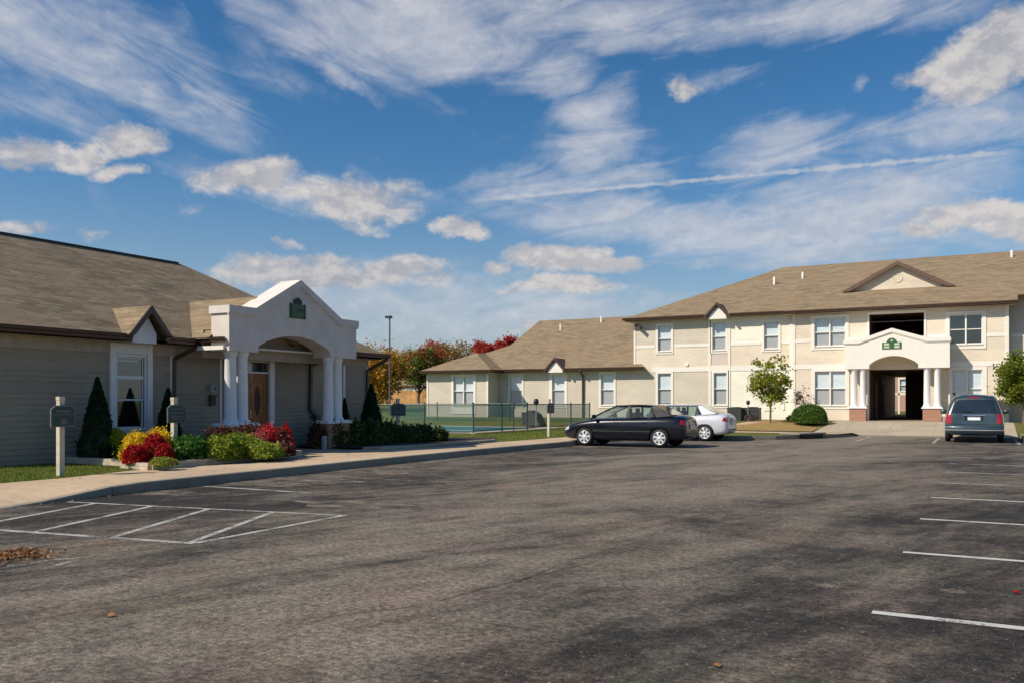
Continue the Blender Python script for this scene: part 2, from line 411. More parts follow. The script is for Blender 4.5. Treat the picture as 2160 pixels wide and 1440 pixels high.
mb.add(vs, [(j*nx+i, j*nx+i+1, (j+1)*nx+i+1, (j+1)*nx+i) for j in range(len(ys)-1) for i in range(nx-1)])
struct(mb.build('ground', 'grass_ground', smooth=True))
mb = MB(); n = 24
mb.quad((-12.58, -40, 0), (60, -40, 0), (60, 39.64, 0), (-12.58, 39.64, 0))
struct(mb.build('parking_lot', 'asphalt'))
# sidewalk behind the kerb and its turn towards the flats
mb = MB()
WK = [(-14.25, 4), (-14.25, 9.7), (-14.62, 11.3), (-14.62, 11.45), (-14.7, 16.2), (-14.75, 16.35), (-17.8, 16.4), (-17.8, 18.9), (-15.6, 19.0), (-14.6, 20.2), (-14.2, 22), (-13.8, 29), (-13.8, 39.4)]
def kx(y):
    pts = [(-30, -11.95), (6.9, -11.95), (9, -12.15), (16, -12.3), (21, -12.3), (25.5, -12.05), (40, -12.1)]
    for (a, xa), (b, xb) in zip(pts, pts[1:]):
        if a <= y <= b: return xa+(xb-xa)*(y-a)/(b-a)
    return -12.1
def kz(y): return .15*sm((y-7.2)/2.4)+.006  # ramp where the kerb drops flush
wy = sorted(set([-20, 0, 4, 6, 7.2, 7.6, 8, 8.4, 8.8, 9.2, 9.6]+[b for a, b in WK]+[12+i for i in range(22)]))
def wx(y):
    if y <= 4: return -14.25
    for (xa, a), (xb, b) in zip(WK, WK[1:]):
        if a <= y < b: return xa+(xb-xa)*(y-a)/(b-a)
    return -13.8
for a, b in zip(wy, wy[1:]):
    if b > 39.4: break
    e = 1e-4; za, zb = kz(a), kz(b)
    mb.quad((wx(a+e), a, .142), (kx(a)-.16, a, za), (kx(b)-.16, b, zb), (wx(b-e), b, .142))
mb.quad((-13.8, 37.4, .143), (-13.8, 39.0, .143), (-4.8, 39.0, .152), (-5.2, 37.4, .152))
struct(mb.build('sidewalk', 'concrete_walk'))
mb = MB()
ky = [-20, 0, 6, 7.2, 7.8, 8.4, 9, 9.6]+[10.5+i*1.5 for i in range(16)]
for a, b in zip(ky, ky[1:]):
    za, zb = kz(a)+.004, kz(b)+.004
    p = [(kx(a)-.17, a, za), (kx(a)-.015, a, za), (kx(a), a, max(za-.02, .002)), (kx(a)+.01, a, -.05)]
    q = [(kx(b)-.17, b, zb), (kx(b)-.015, b, zb), (kx(b), b, max(zb-.02, .002)), (kx(b)+.01, b, -.05)]
    for i in range(3): mb.quad(p[i], p[i+1], q[i+1], q[i])
# kerbed corner of the lawn, and the right-hand island
PEN = [(-12.1, 33.6), (-8.7, 33.6), (-7.7, 33.75), (-7.0, 34.3), (-6.3, 35.3), (-5.5, 36.8), (-4.9, 38.4), (-4.6, 39.7)]
def inset(P, d):
    out = []
    for i, p in enumerate(P):
        a = Vector(P[max(i-1, 0)]); b = Vector(P[min(i+1, len(P)-1)]); t = (b-a).normalized(); out.append((p[0]-t.y*d, p[1]+t.x*d))
    return out
def kerbline(P, z=.15, drop=None):
    I = inset(P, .16)
    for i in range(len(P)-1):
        za = z if not drop else z*drop(P[i]); zb = z if not drop else z*drop(P[i+1])
        mb.quad((*I[i], za), (*P[i], za), (*P[i+1], zb), (*I[i+1], zb)); mb.quad((*P[i], za), (*P[i], -.05), (*P[i+1], -.05), (*P[i+1], zb))
    return I
I1 = kerbline(PEN, .15, lambda p: 1-.9*sm((p[1]-37.5)/2))
ISL = [(1.45, 44), (1.4, 38), (1.35, 35.6), (1.6, 35.0), (2.1, 34.7), (3, 34.6), (30, 34.6)]
I2 = kerbline(ISL)
struct(mb.build('kerb', 'concrete_kerb', smooth=False))
mb = MB(); mb.quad(*[(x, y, .135) for x, y in I1], (-12.3, 39.8, .135)); struct(mb.build('corner_lawn', 'grass_ground'))
mb = MB(); mb.quad(*[(x, y, .136) for x, y in I2], (30, 44, .136)); struct(mb.build('island_soil', 'mulch'))
# far kerb + apron up to the entrance
mb = MB(); mb.box(-4.7, 1.4, 39.6, 39.76, -.05, .028); mb.box(-13, -6.2, 39.85, 39.86, .05, .06)
struct(mb.build('flush_kerb', 'concrete_kerb'))
mb = MB()
for i in range(8):
    a, b = i/8, (i+1)/8
    ya, yb = 39.7+a*6.6, 39.7+b*6.6
    za, zb = (max(gh(-20, ya), .03)+.016 if a > .1 else .04), gh(-20, yb)+.016
    xa = -6.4-1.5*max(0, 1-a*2.2)**1.5; xb = -6.4-1.5*max(0, 1-b*2.2)**1.5
    mb.quad((xa, ya, za), (1.3, ya, za), (1.3, yb, zb), (xb, yb, zb))
mb.quad((-6.4, 46.3, .505), (-.5, 46.3, .505), (-.5, 48.2, .51), (-6.4, 48.2, .51))
mb.quad((-12.3, 39.0, .154), (-4.8, 39.0, .154), (-4.6, 39.75, .05), (-12.3, 39.75, .154))
struct(mb.build('entrance_walk', 'concrete_apron'))
mb = MB()  # mulch bed in front of the flats
pts = [(-9.9, 40.0), (-6.6, 40.0), (-6.5, 46.5), (-9.2, 46.9), (-10.4, 45.0), (-10.6, 42.4)]
cx, cy = -8.2, 43.3
for k in range(6):
    for a, b in ((k/6, (k+1)/6),):
        P = [(cx+(x-cx)*a, cy+(y-cy)*a) for x, y in pts]; Q = [(cx+(x-cx)*b, cy+(y-cy)*b) for x, y in pts]
        for i in range(6):
            j = (i+1) % 6; mb.quad(*[(x, y, max(.125, gh(x, y))+.03) for x, y in (P[i], Q[i], Q[j], P[j])])
struct(mb.build('mulch_bed', 'mulch'))
mb = MB(); prev = None
for k in range(9):  # curved little path edge left of the bed
    t = k/8; x = -11.3+1.5*t**2+.0; y = 39.8+5.6*t; p = ((x, y, gh(x, y)+.02), (x+.75, y, gh(x, y)+.02))
    if prev: mb.quad(prev[0], prev[1], p[1], p[0])
    prev = p
struct(mb.build('garden_path', 'concrete_walk'))

# ------------------------------------------------------------------ painted markings
mb = MB()
for y in (3.85, 6.6, 9.37, 12.13, 14.9): strip(mb, (-.68, y), (4.6, y), .1, .004)
struct(mb.build('parking_lines', 'line_fresh'))
mb = MB()
for y in (17.65, 20.4, 23.15, 25.9, 28.6): strip(mb, (-.66, y), (4.6, y), .1, .004)
for x in (-4.07, -1.5, 1.17): strip(mb, (x, 34.2), (x, 39.2), .1, .004)
strip(mb, (-12.0, 10.74), (-9.6, 10.8), .1, .004)
for y in (26.15, 28.85, 31.3): strip(mb, (-11.9, y), (-7.1, y), .1, .004)
strip(mb, (-12.6, 5.55), (-7.28, 6.37), .095, .004); strip(mb, (-11.95, 8.1), (-7.3, 8.87), .075, .004)
for a, b in (((-11.42, 8.22), (-10.57, 5.9)), ((-10.39, 8.37), (-9.52, 6.05)), ((-9.43, 8.52), (-8.39, 6.23)), ((-8.39, 8.66), (-7.36, 6.4)), ((-7.33, 8.85), (-7.28, 6.4))): strip(mb, a, b, .085, .0046)
struct(mb.build('hatched_markings', 'line_mid'))
mb = MB()
strip(mb, (-12.0, 13.4), (-9.2, 13.3), .1, .004)
for y in (16.05, 18.7, 21.3, 23.8): strip(mb, (-12.0, y), (-7.4, y), .1, .004)
A = lambda px, py: (lambda v: (v.x, v.y))(at_depth(px, py, FOC*EYE/(py-845)))
for P in ([(14, 1194), (40, 1192), (75, 1186), (110, 1180), (150, 1178), (195, 1173)], [(14, 1205), (60, 1203), (100, 1198), (130, 1189), (150, 1184)], [(-20, 1208), (4, 1204)]):
    for a, b in zip(P, P[1:]): strip(mb, A(*a), A(*b), .07, .0042)
struct(mb.build('worn_markings', 'line_worn'))
mb = MB(); rg = random.Random(3)  # pale worn patches of old sealer
for px, py, sx, sy in ((720, 1062, 1.0, .25), (800, 1060, .8, .12), (620, 1010, 1.6, .35), (560, 1018, 1.3, .3), (1420, 1003, 2.4, .5), (1560, 1012, 2.6, .35), (1480, 1000, 1.5, .2), (760, 992, 1.8, .4), (920, 972, 1.6, .5), (330, 1038, .9, .25), (1750, 1235, .16, .06), (2010, 1246, .1, .05), (120, 1257, .3, .06)):
    x, y = A(px, py); P = []; zq = .0015+.0001*(len(mb.f)*3 % 23)
    for k in range(14):
        t = 2*math.pi*k/14; q = rg.uniform(.65, 1.15); P.append((x+math.cos(t)*sx*q, y+math.sin(t)*sy*1.6*q, zq))
    mb.quad(*P)
struct(mb.build('sealer_patches', 'stain_tan'))

mb = MB(); rg = random.Random(8)
for P, w0 in (([(640, 1306), (700, 1299), (760, 1291), (830, 1284), (905, 1272), (965, 1256), (1000, 1246), (1075, 1228), (1130, 1213), (1180, 1204), (1260, 1182)], .007), ([(400, 1170), (520, 1180), (640, 1172)], .006), ([(1090, 1228), (1180, 1190), (1300, 1155), (1440, 1120)], .006), ([(820, 1150), (1000, 1128), (1150, 1118)], .006)):
    for a, b in zip(P, P[1:]):
        n = 3
        for k in range(n):
            q0 = (a[0]+(b[0]-a[0])*k/n, a[1]+(b[1]-a[1])*k/n+rg.uniform(-1.2, 1.2)); q1 = (a[0]+(b[0]-a[0])*(k+1)/n, a[1]+(b[1]-a[1])*(k+1)/n+rg.uniform(-1.2, 1.2))
            strip(mb, A(*q0), A(*q1), w0*rg.uniform(.5, 1.3), .0028+.0001*(len(mb.f) % 9))
struct(mb.build('asphalt_cracks', 'crack_fill'))
# ------------------------------------------------------------------ walls / windows / roofs
def TY(Y0): return lambda u, n, z: (u, Y0-n, z)      # facade facing -Y
def TX(X0): return lambda u, n, z: (X0+n, u, z)      # facade facing +X
def wall(parent, T, u0, u1, z0, z1, holes, mats, pick=None, cuts_u=(), cuts_z=(), depth=.16, lap=None, name='wall', back=True):
    mb = MB()
    us = sorted(set([u0, u1]+[h[i] for h in holes for i in (0, 1)]+list(cuts_u))); zs = sorted(set([z0, z1]+[h[i] for h in holes for i in (2, 3)]+list(cuts_z)))
    for a, b in zip(us, us[1:]):
        for c, d in zip(zs, zs[1:]):
            uc, zc = (a+b)/2, (c+d)/2
            if any(h[0] < uc < h[1] and h[2] < zc < h[3] for h in holes): continue
            mb.mi = pick(uc, zc) if pick else 0
            if lap:
                z = c
                while z < d-1e-6:
                    zt = min(d, (math.floor(z/lap+1e-6)+1)*lap)
                    fb = .018*(1-(z % lap)/lap if (z % lap) > 1e-4 else 1); ft = 0 if abs(zt % lap) < 1e-4 or abs(zt % lap-lap) < 1e-4 else .018*(1-(zt % lap)/lap)
                    mb.quad(T(a, fb, z), T(b, fb, z), T(b, ft, zt), T(a, ft, zt))
                    mb.quad(T(a, 0, z), T(b, 0, z), T(b, fb, z), T(a, fb, z)); z = zt
            else: mb.quad(T(a, 0, c), T(b, 0, c), T(b, 0, d), T(a, 0, d))
            if back: mb.quad(T(a, -depth, c), T(b, -depth, c), T(b, -depth, d), T(a, -depth, d))
    mb.mi = 0
    for h in holes:
        a, b, c, d = h[:4]
        for p, q in (((a, c), (b, c)), ((b, c), (b, d)), ((b, d), (a, d)), ((a, d), (a, c))):
            mb.quad(T(p[0], 0, p[1]), T(q[0], 0, q[1]), T(q[0], -depth, q[1]), T(p[0], -depth, p[1]))
    return mb.build(name, mats, parent)
WR = random.Random(12)
def window(parent, T, u0, u1, z0, z1, cols=1, case=(.11, .11, .13, .14), split=.5, glass=('pane', 'pane_screen'), blind=True, frame='white_trim', bdrop=0.0):
    mb = MB(); l, r, t, b = case; p = .035; e = .003
    mb.box(u0-l, u0, -.02, p, z0-b, z1+t, T); mb.box(u1, u1+r, -.02, p, z0-b, z1+t, T)
    mb.box(u0, u1, -.02, p+.004, z1, z1+t, T); mb.box(u0-.03, u1+.03, -.02, p+.035, z0-.05, z0, T); mb.box(u0, u1, -.02, p-.005, z0-b, z0-.05, T)
    zs = z0+(z1-z0)*split; w = (u1-u0)/cols; fw = .035
    for k in range(cols):
        a, c = u0+k*w, u0+(k+1)*w
        for za, zb, n in ((z0, zs+.02, -.045), (zs-.02, z1, -.02)):
            mb.box(a, a+fw, n-.03, n, za, zb, T); mb.box(c-fw, c, n-.03, n, za, zb, T); mb.box(a+fw, c-fw, n-.03, n, za, za+.04, T); mb.box(a+fw, c-fw, n-.03, n, zb-.04, zb, T)
        if k: mb.box(a-.035, a+.035, -.08, .01, z0, z1, T)
    W = mb.build('window', frame, parent)
    for k in range(cols):
        a, c = u0+k*w+fw, u0+(k+1)*w-fw
        for (za, zb, n), gm in zip(((z0, zs, -.06), (zs, z1, -.035)), (glass[1], glass[0])):
            MB().quad(T(a, n, za+.03), T(c, n, za+.03), T(c, n, zb-.03), T(a, n, zb-.03)).build('pane', gm, W)
    if blind:
        bdrop = max(bdrop, WR.choice((0, 0, .03, .05, .0, .02)))
        m2 = MB(); z = z0+bdrop*(z1-z0); m = 0
        while z < z1:
            m2.quad(T(u0, -.11, z), T(u1, -.11, z), T(u1, -.125, z+.06), T(u0, -.125, z+.06)); z += .06
        m2.quad(T(u0, -.14, z0+bdrop*(z1-z0)), T(u1, -.14, z0+bdrop*(z1-z0)), T(u1, -.14, z1), T(u0, -.14, z1))
        m2.build('blind', 'blind', W)
    return W
def gutter(parent, a, b, out, h=.13, w=.12, mat='brown_metal', name='gutter'):
    a, b, o = Vector(a), Vector(b), Vector(out); mb = MB()
    prof = [(0, 0), (w, 0), (w*.9, -h*.45), (w*.7, -h*.6), (w*.62, -h), (0, -h)]
    k = len(prof); vs = [p+o*q+Vector((0, 0, z)) for p in (a, b) for q, z in prof]
    mb.add(vs, [list(range(k)), list(range(2*k-1, k-1, -1))]+[(i, k+i, k+(i+1) % k, (i+1) % k) for i in range(k)])
    return mb.build(name, mat, parent)
def ribbon_roof(parent, faces, mat, name='roof', thick=.06):
    mb = MB()
    for f in faces:
        mb.quad(*f); mb.quad(*[Vector(p)-Vector((0, 0, thick)) for p in reversed(f)])
    return mb.build(name, mat, parent)

# ------------------------------------------------------------------ CLUBHOUSE (left)
club = thing('clubhouse', 'single storey taupe clubhouse with pale columned portico on the left', 'building', (-17.85, 13.0, .13))
XW, XE = -17.85, -17.4
T = TX(XW)
holes = [(13.35, 14.11, .85, 2.55), (16.82, 18.25, .12, 2.62)]
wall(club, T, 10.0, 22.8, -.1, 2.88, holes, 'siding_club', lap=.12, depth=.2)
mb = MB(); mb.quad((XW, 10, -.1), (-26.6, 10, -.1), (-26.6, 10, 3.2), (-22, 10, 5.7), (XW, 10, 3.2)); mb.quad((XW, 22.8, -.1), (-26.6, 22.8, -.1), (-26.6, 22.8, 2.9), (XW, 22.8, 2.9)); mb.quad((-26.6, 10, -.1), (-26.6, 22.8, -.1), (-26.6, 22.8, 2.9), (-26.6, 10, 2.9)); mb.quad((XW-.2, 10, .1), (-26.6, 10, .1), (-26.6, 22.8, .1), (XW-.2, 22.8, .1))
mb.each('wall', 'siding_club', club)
def rz(x): return 3.02+.6*(XE-x)
RX = -22.0
roof = ribbon_roof(club, [
    [(XE, 9.6, rz(XE)), (XE, 23.3, rz(XE)), (-19.7, 19.25, rz(-19.7)), (RX, 18.7, rz(RX)), (RX, 9.6, rz(RX))],
    [(XE, 23.3, rz(XE)), (-27, 23.3, 3.02), (RX, 18.7, rz(RX)), (-19.7, 19.25, rz(-19.7))],
    [(-27, 9.6, 3.02), (-27, 23.3, 3.02), (RX, 18.7, rz(RX)), (RX, 9.6, rz(RX))]], 'shingle_near')
mb = MB(); mb.bar((RX, 9.6, rz(RX)+.005), (RX, 18.6, rz(RX)+.005), .16, .035); mb.build('ridge_cap', 'dark_metal', roof)
mb = MB(); mb.bar((XE, 9.58, rz(XE)-.1), (RX, 9.58, rz(RX)-.1), .04, .2); mb.bar((-26.9, 9.58, 2.95), (RX, 9.58, rz(RX)-.1), .04, .2); mb.build('rake_board', 'brown_metal', roof)
# entrance cross roof behind the portico (slope facing -Y)
yc, ye, zt = 16.88, 15.18, 4.24
xv = XE-(zt-3.02)/.6
mb = MB()
for s_ in (-1, 1):
    y0 = yc+s_*(yc-ye)
    mb.quad((-16.88, y0, 3.04), (XE+.0, y0, 3.04), (xv-.05, yc, zt+.02), (-16.88, yc, zt+.02))
mb.build('entrance_roof', 'shingle', club, label='brighter shingled roof slope behind the portico')
gutter(club, (-17.5, 15.32, 3.08), (-16.4, 15.32, 3.08), (0, -1, 0), .12)
mb = MB(); mb.box(-17.45, -16.42, 15.27, 15.32, 2.77, 2.87); mb.box(-17.85, -16.95, 15.48, 20.5, 2.86, 2.9); mb.build('fascia', 'white_trim', club)
# soffit + gutters along the eave
mb = MB(); mb.quad((XW-.02, 9.6, 2.87), (XE+.0, 9.6, 2.87), (XE+.0, 15.42, 2.87), (XW-.02, 15.42, 2.87)); mb.quad((XW-.02, 20.5, 2.87), (XE, 20.5, 2.87), (XE, 23.3, 2.87), (XW-.02, 23.3, 2.87))
mb.quad((XW, 22.8, 2.87), (XW, 23.3, 2.87), (-27, 23.3, 2.87), (-27, 22.8, 2.87)); mb.box(XW, XW+.03, 10, 22.8, 2.62, 2.87)
mb.build('soffit', 'soffit', club)
gutter(club, (XE, 9.58, 3.05), (XE, 13.38, 3.05), (1, 0, 0), .15, .13)
gutter(club, (XE, 14.35, 3.05), (XE, 15.2, 3.05), (1, 0, 0), .15, .13)
gutter(club, (XE, 20.5, 3.05), (XE, 23.35, 3.05), (1, 0, 0), .13)
mb = MB(); mb.box(-27, XE, 23.27, 23.3, 2.9, 3.06); mb.build('fascia', 'brown_wood', club)
# little gable over the tall window
gy, gz = 13.8, 3.74
gab = MB(); gw = .62; fx = XE+.2
for s in (-1, 1):
    gab.quad((fx, gy, gz), (fx, gy+s*gw, gz-.72), (XE-.0, gy+s*gw, gz-.72), (XE-(gz-3.02)/.6, gy, gz))
G = gab.build('gable_roof', 'shingle', club)
mb = MB()
for s in (-1, 1):
    a, b = (gy, gz+.01), (gy+s*.6, gz-.70); c, d = (gy+s*.46, gz-.72), (gy, gz-.17)
    mb.prism([a, b, c, d], 0, .05, lambda u, n, z: (fx-.02+n, u, z))
mb.prism([(gy+.5, 2.92), (gy+.62, 3.05), (gy+.46, 3.06), (gy+.36, 2.94)], 0, .05, lambda u, n, z: (fx-.02+n, u, z))
mb.build('rake_board', 'brown_metal', G)
mb = MB(); xg = XE+.01
mb.prism([(gy-.36, 2.86), (gy+.30, 2.86), (gy+.30, 3.1), (gy, gz-.16), (gy-.36, 3.1)], -.3, .0, TX(xg))
mb.build('gable_panel', 'white_paint', club)
# bay trim + tall window
mb = MB()
mb.box(13.15, 13.29, 0, .07, .1, 2.86, T); mb.box(14.17, 14.31, 0, .07, .1, 2.86, T); mb.box(13.29, 14.17, 0, .06, 2.62, 2.86, T)
mb.box(14.86, 14.98, 0, .05, .1, 2.62, T); mb.box(16.46, 16.52, 0, .04, .1, 2.62, T)
mb.box(16.62, 16.80, 0, .07, .1, 2.72, T); mb.box(18.27, 18.45, 0, .07, .1, 2.72, T); mb.box(16.8, 18.27, 0, .06, 2.64, 2.72, T)
mb.box(20.95, 21.06, 0, .05, .1, 2.62, T); mb.box(21.5, 21.6, 0, .05, .1, 2.62, T); mb.box(22.68, 22.8, 0, .04, .1, 2.62, T)
mb.each('corner_board', 'white_paint', club)
W = window(club, T, 13.35, 14.11, .85, 2.55, 1, (.045, .045, .06, .1), .40, ('pane_dark', 'pane_dark'), False, 'white_paint')
mb = MB(); mb.box(13.35, 14.11, -.07, -.01, 2.02, 2.10, T); mb.build('transom_bar', 'white_paint', W)
mb = MB(); mb.box(13.62, 13.80, -.5, -.45, 1.62, 1.95, T); mb.lathe([(.07, 1.45), (.03, 1.5), (.03, 1.62)], 8, lambda x, y, z: (XW-.48+x, 13.71+y, z)); mb.build('table_lamp', 'blind', W)
# doors
def door_leaf(u0, u1):
    mb = MB(); mb.box(u0, u1, -.09, -.05, .14, 2.26, T)
    for _ in (0,):
        w = u1-u0
        for zz in ((.2, .75), (.95, 2.12)):
            for q in ((u0+.07, u0+.12), (u1-.12, u1-.07)): mb.box(q[0], q[1], -.05, -.035, zz[0], zz[1], T)
            mb.box(u0+.12, u1-.12, -.05, -.035, zz[0], zz[0]+.05, T); mb.box(u0+.12, u1-.12, -.05, -.035, zz[1]-.05, zz[1], T)
    D = mb.build('door', 'oak', club)
    mb = MB(); mb.prism([((u0+u1)/2+.11*math.cos(t*math.pi/8), 1.5+.42*math.sin(t*math.pi/8)) for t in range(16)], -.052, -.045, T); mb.build('glass', 'dark_wood', D)
    mb = MB(); mb.tube([T(u1-.05 if u0 < 17.2 else u0+.05, -.02, 1.02), T(u1-.05 if u0 < 17.2 else u0+.05, -.02, 1.25)], .012, 6); mb.build('handle', 'chrome', D)
door_leaf(16.84, 17.53); door_leaf(17.55, 18.23)
mb = MB(); mb.box(16.82, 18.25, -.1, 0, 2.27, 2.32, T); mb.box(17.5, 17.56, -.1, 0, 2.32, 2.58, T); mb.box(16.82, 18.25, -.1, 0, 2.58, 2.62, T)
TR = mb.build('transom', 'white_paint', club)
mb = MB(); mb.quad(T(16.82, -.06, 2.32), T(18.25, -.06, 2.32), T(18.25, -.06, 2.58), T(16.82, -.06, 2.58)); mb.build('pane', 'pane_dark', TR)
mb = MB(); mb.box(17.86, 18.04, -.2, -.15, 2.34, 2.56, T); mb.build('notice', 'blind', TR)
# wall boxes: mail / intercom
mb = MB(); mb.box(16.08, 16.27, 0, .12, 1.72, 1.93, T); b1 = mb.build('intercom_box', 'grey_box', club)
mb = MB(); mb.box(16.19, 16.24, .12, .125, 1.8, 1.86, T); mb.build('screen', 'black', b1)
mb = MB(); mb.box(16.10, 16.26, 0, .1, 1.38, 1.6, T); mb.box(16.09, 16.27, 0, .13, 1.6, 1.66, T); mb.build('letter_box', 'ac_grey', club)
mb = MB(); mb.box(14.98+.05, 15.16, 0, .03, 1.0, 1.14, T); mb.build('house_number_plate', 'grey_box', club)
mb = MB(); mb.box(20.0, 20.14, 0, .09, .98, 1.04, T); mb.build('vent_hood', 'black', club)
mb = MB(); mb.lathe([(.0, 2.0), (.035, 1.98), (.05, 1.93), (.04, 1.88), (0, 1.86)], 12, lambda x, y, z: (XW+.12+x, 16.70+y, z)); mb.bar((XW, 16.7, 2.0), (XW+.12, 16.7, 2.0), .02); mb.build('door_lamp', 'lamp_globe', club, True)
def downspout(parent, pts, r=.045, mat='brown_metal'):
    mb = MB()
    for a, b in zip(pts, pts[1:]):
        d = (Vector(b)-Vector(a)).normalized()*.02; mb.bar(Vector(a)-d, Vector(b)+d, r*2, r*1.5, (1, 0, 0))
    mb.build('downspout', mat, parent)
downspout(club, [(XE+.06, 15.3, 2.92), (XE+.04, 15.28, 2.84), (XW+.06, 14.95, 2.55), (XW+.06, 14.93, .3)])
downspout(club, [(XE+.06, 20.75, 2.92), (XE+.0, 20.7, 2.82), (XW+.06, 20.0, 2.58), (XW+.06, 19.95, 1.25), (XW+.12, 20.15, 1.05), (XW+.12, 20.15, .2)], .05)
downspout(club, [(XE+.08, 23.2, 2.95), (XE+.04, 23.15, 2.85), (XW+.06, 22.72, 2.5), (XW+.06, 22.70, .3)])
# portico
def portico(parent, T, u0, u1, zb, zf, apex, ul, ur, arch, cols, pier, capz, ground, thick, brick, mats=('stucco', 'white_paint'), colr=.155, colback=.22, roofmat='white_trim', vault=None):
    uc, az = apex; a0, a1, acr = arch
    A = []; K = 14; half = (a1-a0)/2; am = (a0+a1)/2; rise = acr-zb-.0
    spring = zb+.0
    for k in range(K+1):
        t = k/K; x = a0+(a1-a0)*t; s = (x-am)/half; A.append((x, spring+.16*rise+(rise*.84)*math.sqrt(max(0, 1-s*s*.92))-0.0 if 0 < k < K else spring+.25*rise))
    A[0] = (a0, spring+.30*rise); A[-1] = (a1, spring+.30*rise)
    for k in range(1, K):
        x = A[k][0]; s = (x-am)/half; A[k] = (x, spring+.30*rise+.70*rise*math.cos(s*math.pi/2)**.75)
    prof = [(u0, zf), (u0, zb), (a0, zb)]+A+[(a1, zb), (u1, zb), (u1, zf), (ur, zf), (uc, az), (ul, zf)]
    mb = MB()
    # front wall: split in strips so polygons stay convex-ish
    for k in range(K):
        (xa, za), (xb, zb2) = A[k], A[k+1]
        def top(x): return zf if x <= ul or x >= ur else (zf+(az-zf)*(x-ul)/(uc-ul) if x < uc else zf+(az-zf)*(ur-x)/(ur-uc))
        xs = [xa]+[q for q in (ul, uc, ur) if xa < q < xb]+[xb]
        for p, q in zip(xs, xs[1:]):
            zp = za+(zb2-za)*(p-xa)/(xb-xa); zq = za+(zb2-za)*(q-xa)/(xb-xa)
            for n in (0, -thick): mb.quad(T(p, n, zp), T(q, n, zq), T(q, n, top(q)), T(p, n, top(p)))
            mb.quad(T(p, 0, zp), T(q, 0, zq), T(q, -thick, zq), T(p, -thick, zp))
            mb.quad(T(p, 0, top(p)), T(q, 0, top(q)), T(q, -thick, top(q)), T(p, -thick, top(p)))
    for x0, x1 in ((u0, a0), (a1, u1)):
        xs = [x0]+[q for q in (ul, ur) if x0 < q < x1]+[x1]
        for p, q in zip(xs, xs[1:]):
            for n in (0, -thick): mb.quad(T(p, n, zb), T(q, n, zb), T(q, n, top(q)), T(p, n, top(p)))
            mb.quad(T(p, 0, top(p)), T(q, 0, top(q)), T(q, -thick, top(q)), T(p, -thick, top(p)))
        mb.quad(T(x0, 0, zb), T(x1, 0, zb), T(x1, -thick, zb), T(x0, -thick, zb))
    mb.quad(T(u0, 0, zb), T(u0, 0, zf), T(u0, -thick, zf), T(u0, -thick, zb)); mb.quad(T(u1, 0, zb), T(u1, 0, zf), T(u1, -thick, zf), T(u1, -thick, zb))
    mb.quad(T(a0, 0, zb), T(a0, 0, A[0][1]), T(a0, -thick, A[0][1]), T(a0, -thick, zb)); mb.quad(T(a1, 0, zb), T(a1, 0, A[0][1]), T(a1, -thick, A[0][1]), T(a1, -thick, zb))
    P = mb.build('portico', mats[0], parent)
    # cap moulding following the top profile
    mb = MB(); tp = [(u0-.05, zf), (ul, zf), (uc, az), (ur, zf), (u1+.05, zf)]; h = .17
    for (p, zp), (q, zq) in zip(tp, tp[1:]): mb.prism([(p, zp-h), (q, zq-h), (q, zq+.02), (p, zp+.02)], -thick-.03, .06, T)
    for (p, zp), (q, zq) in zip(tp, tp[1:]): mb.prism([(p, zp-h-.05), (q, zq-h-.05), (q, zq-h), (p, zp-h)], -.01, .03, T)
    mb.build('cap_moulding', mats[1], P)
    for cu in cols:
        mb = MB(); TT = lambda x, y, z: T(cu+x, -colback+y, z)
        mb.lathe([(colr*1.25, capz), (colr*1.25, capz+.05), (colr*1.08, capz+.08), (colr, capz+.13), (colr*.98, capz+.6), (colr*.9, zb-.14), (colr*1.0, zb-.1), (colr*1.12, zb-.07), (colr*1.12, zb)], 22, TT)
        mb.build('column', 'white_paint', P, True)
    for p0, p1 in pier:
        mb = MB(); mb.box(p0+.06, p1-.06, -colback-.25, -colback+.25, ground-.2, capz-.09, T); mb.build('pier', brick, P)
        mb = MB(); mb.box(p0, p1, -colback-.30, -colback+.30, capz-.09, capz-.03, T); mb.box(p0+.04, p1-.04, -colback-.26, -colback+.26, capz-.03, capz+.002, T); mb.build('pier_cap', 'white_paint', P)
    return P
TP = TX(-16.3)
P = portico(club, TP, 15.35, 20.28, 2.74, 3.84, (17.85, 4.76), 16.2, 19.55, (16.33, 19.12, 3.24), (15.60, 15.98, 19.28, 19.66), ((15.25, 16.33), (18.95, 20.0)), .95, .13, .62, 'brick', ('stucco', 'stucco'))
mb = MB(); mb.quad((-16.92, 15.5, 3.3), (-17.36, 15.5, 3.3), (-17.36, 20.2, 3.3), (-16.92, 20.2, 3.3)); mb.box(-17.36, -17.30, 15.42, 20.2, 2.60, 3.3); mb.build('ceiling', 'soffit', P)
mb = MB(); mb.box(17.46, 18.06, 0, .03, 3.72, 4.10, TP); mb.box(17.60, 17.92, 0, .029, 4.10, 4.22, TP); pl = mb.build('plaque', 'plaque_green', P)
mb = MB()
mb.prism([(17.63+.13+.15*math.cos(k*math.pi/10), 4.12+.16*math.sin(k*math.pi/10)) for k in range(11)], .03, .036, TP)
mb.box(17.46, 17.51, .03, .036, 3.72, 4.12, TP); mb.box(18.01, 18.06, .03, .036, 3.72, 4.12, TP); mb.box(17.74, 17.95, .03, .036, 3.92, 3.97, TP)
mb.box(17.51, 17.56, .03, .036, 3.72, 3.78, TP); mb.box(17.94, 18.01, .03, .036, 3.72, 3.78, TP)
mb.build('crown_emblem', 'plaque_dark', pl)
mb = MB()
for a, b, z in ((17.55, 17.72, 4.03), (17.78, 17.96, 4.03), (17.56, 17.7, 3.9), (17.6, 17.68, 3.8), (17.72, 17.9, 3.8)): mb.box(a, b, .03, .0345, z, z+.045, TP)
mb.build('lettering', 'sign_grey', pl)
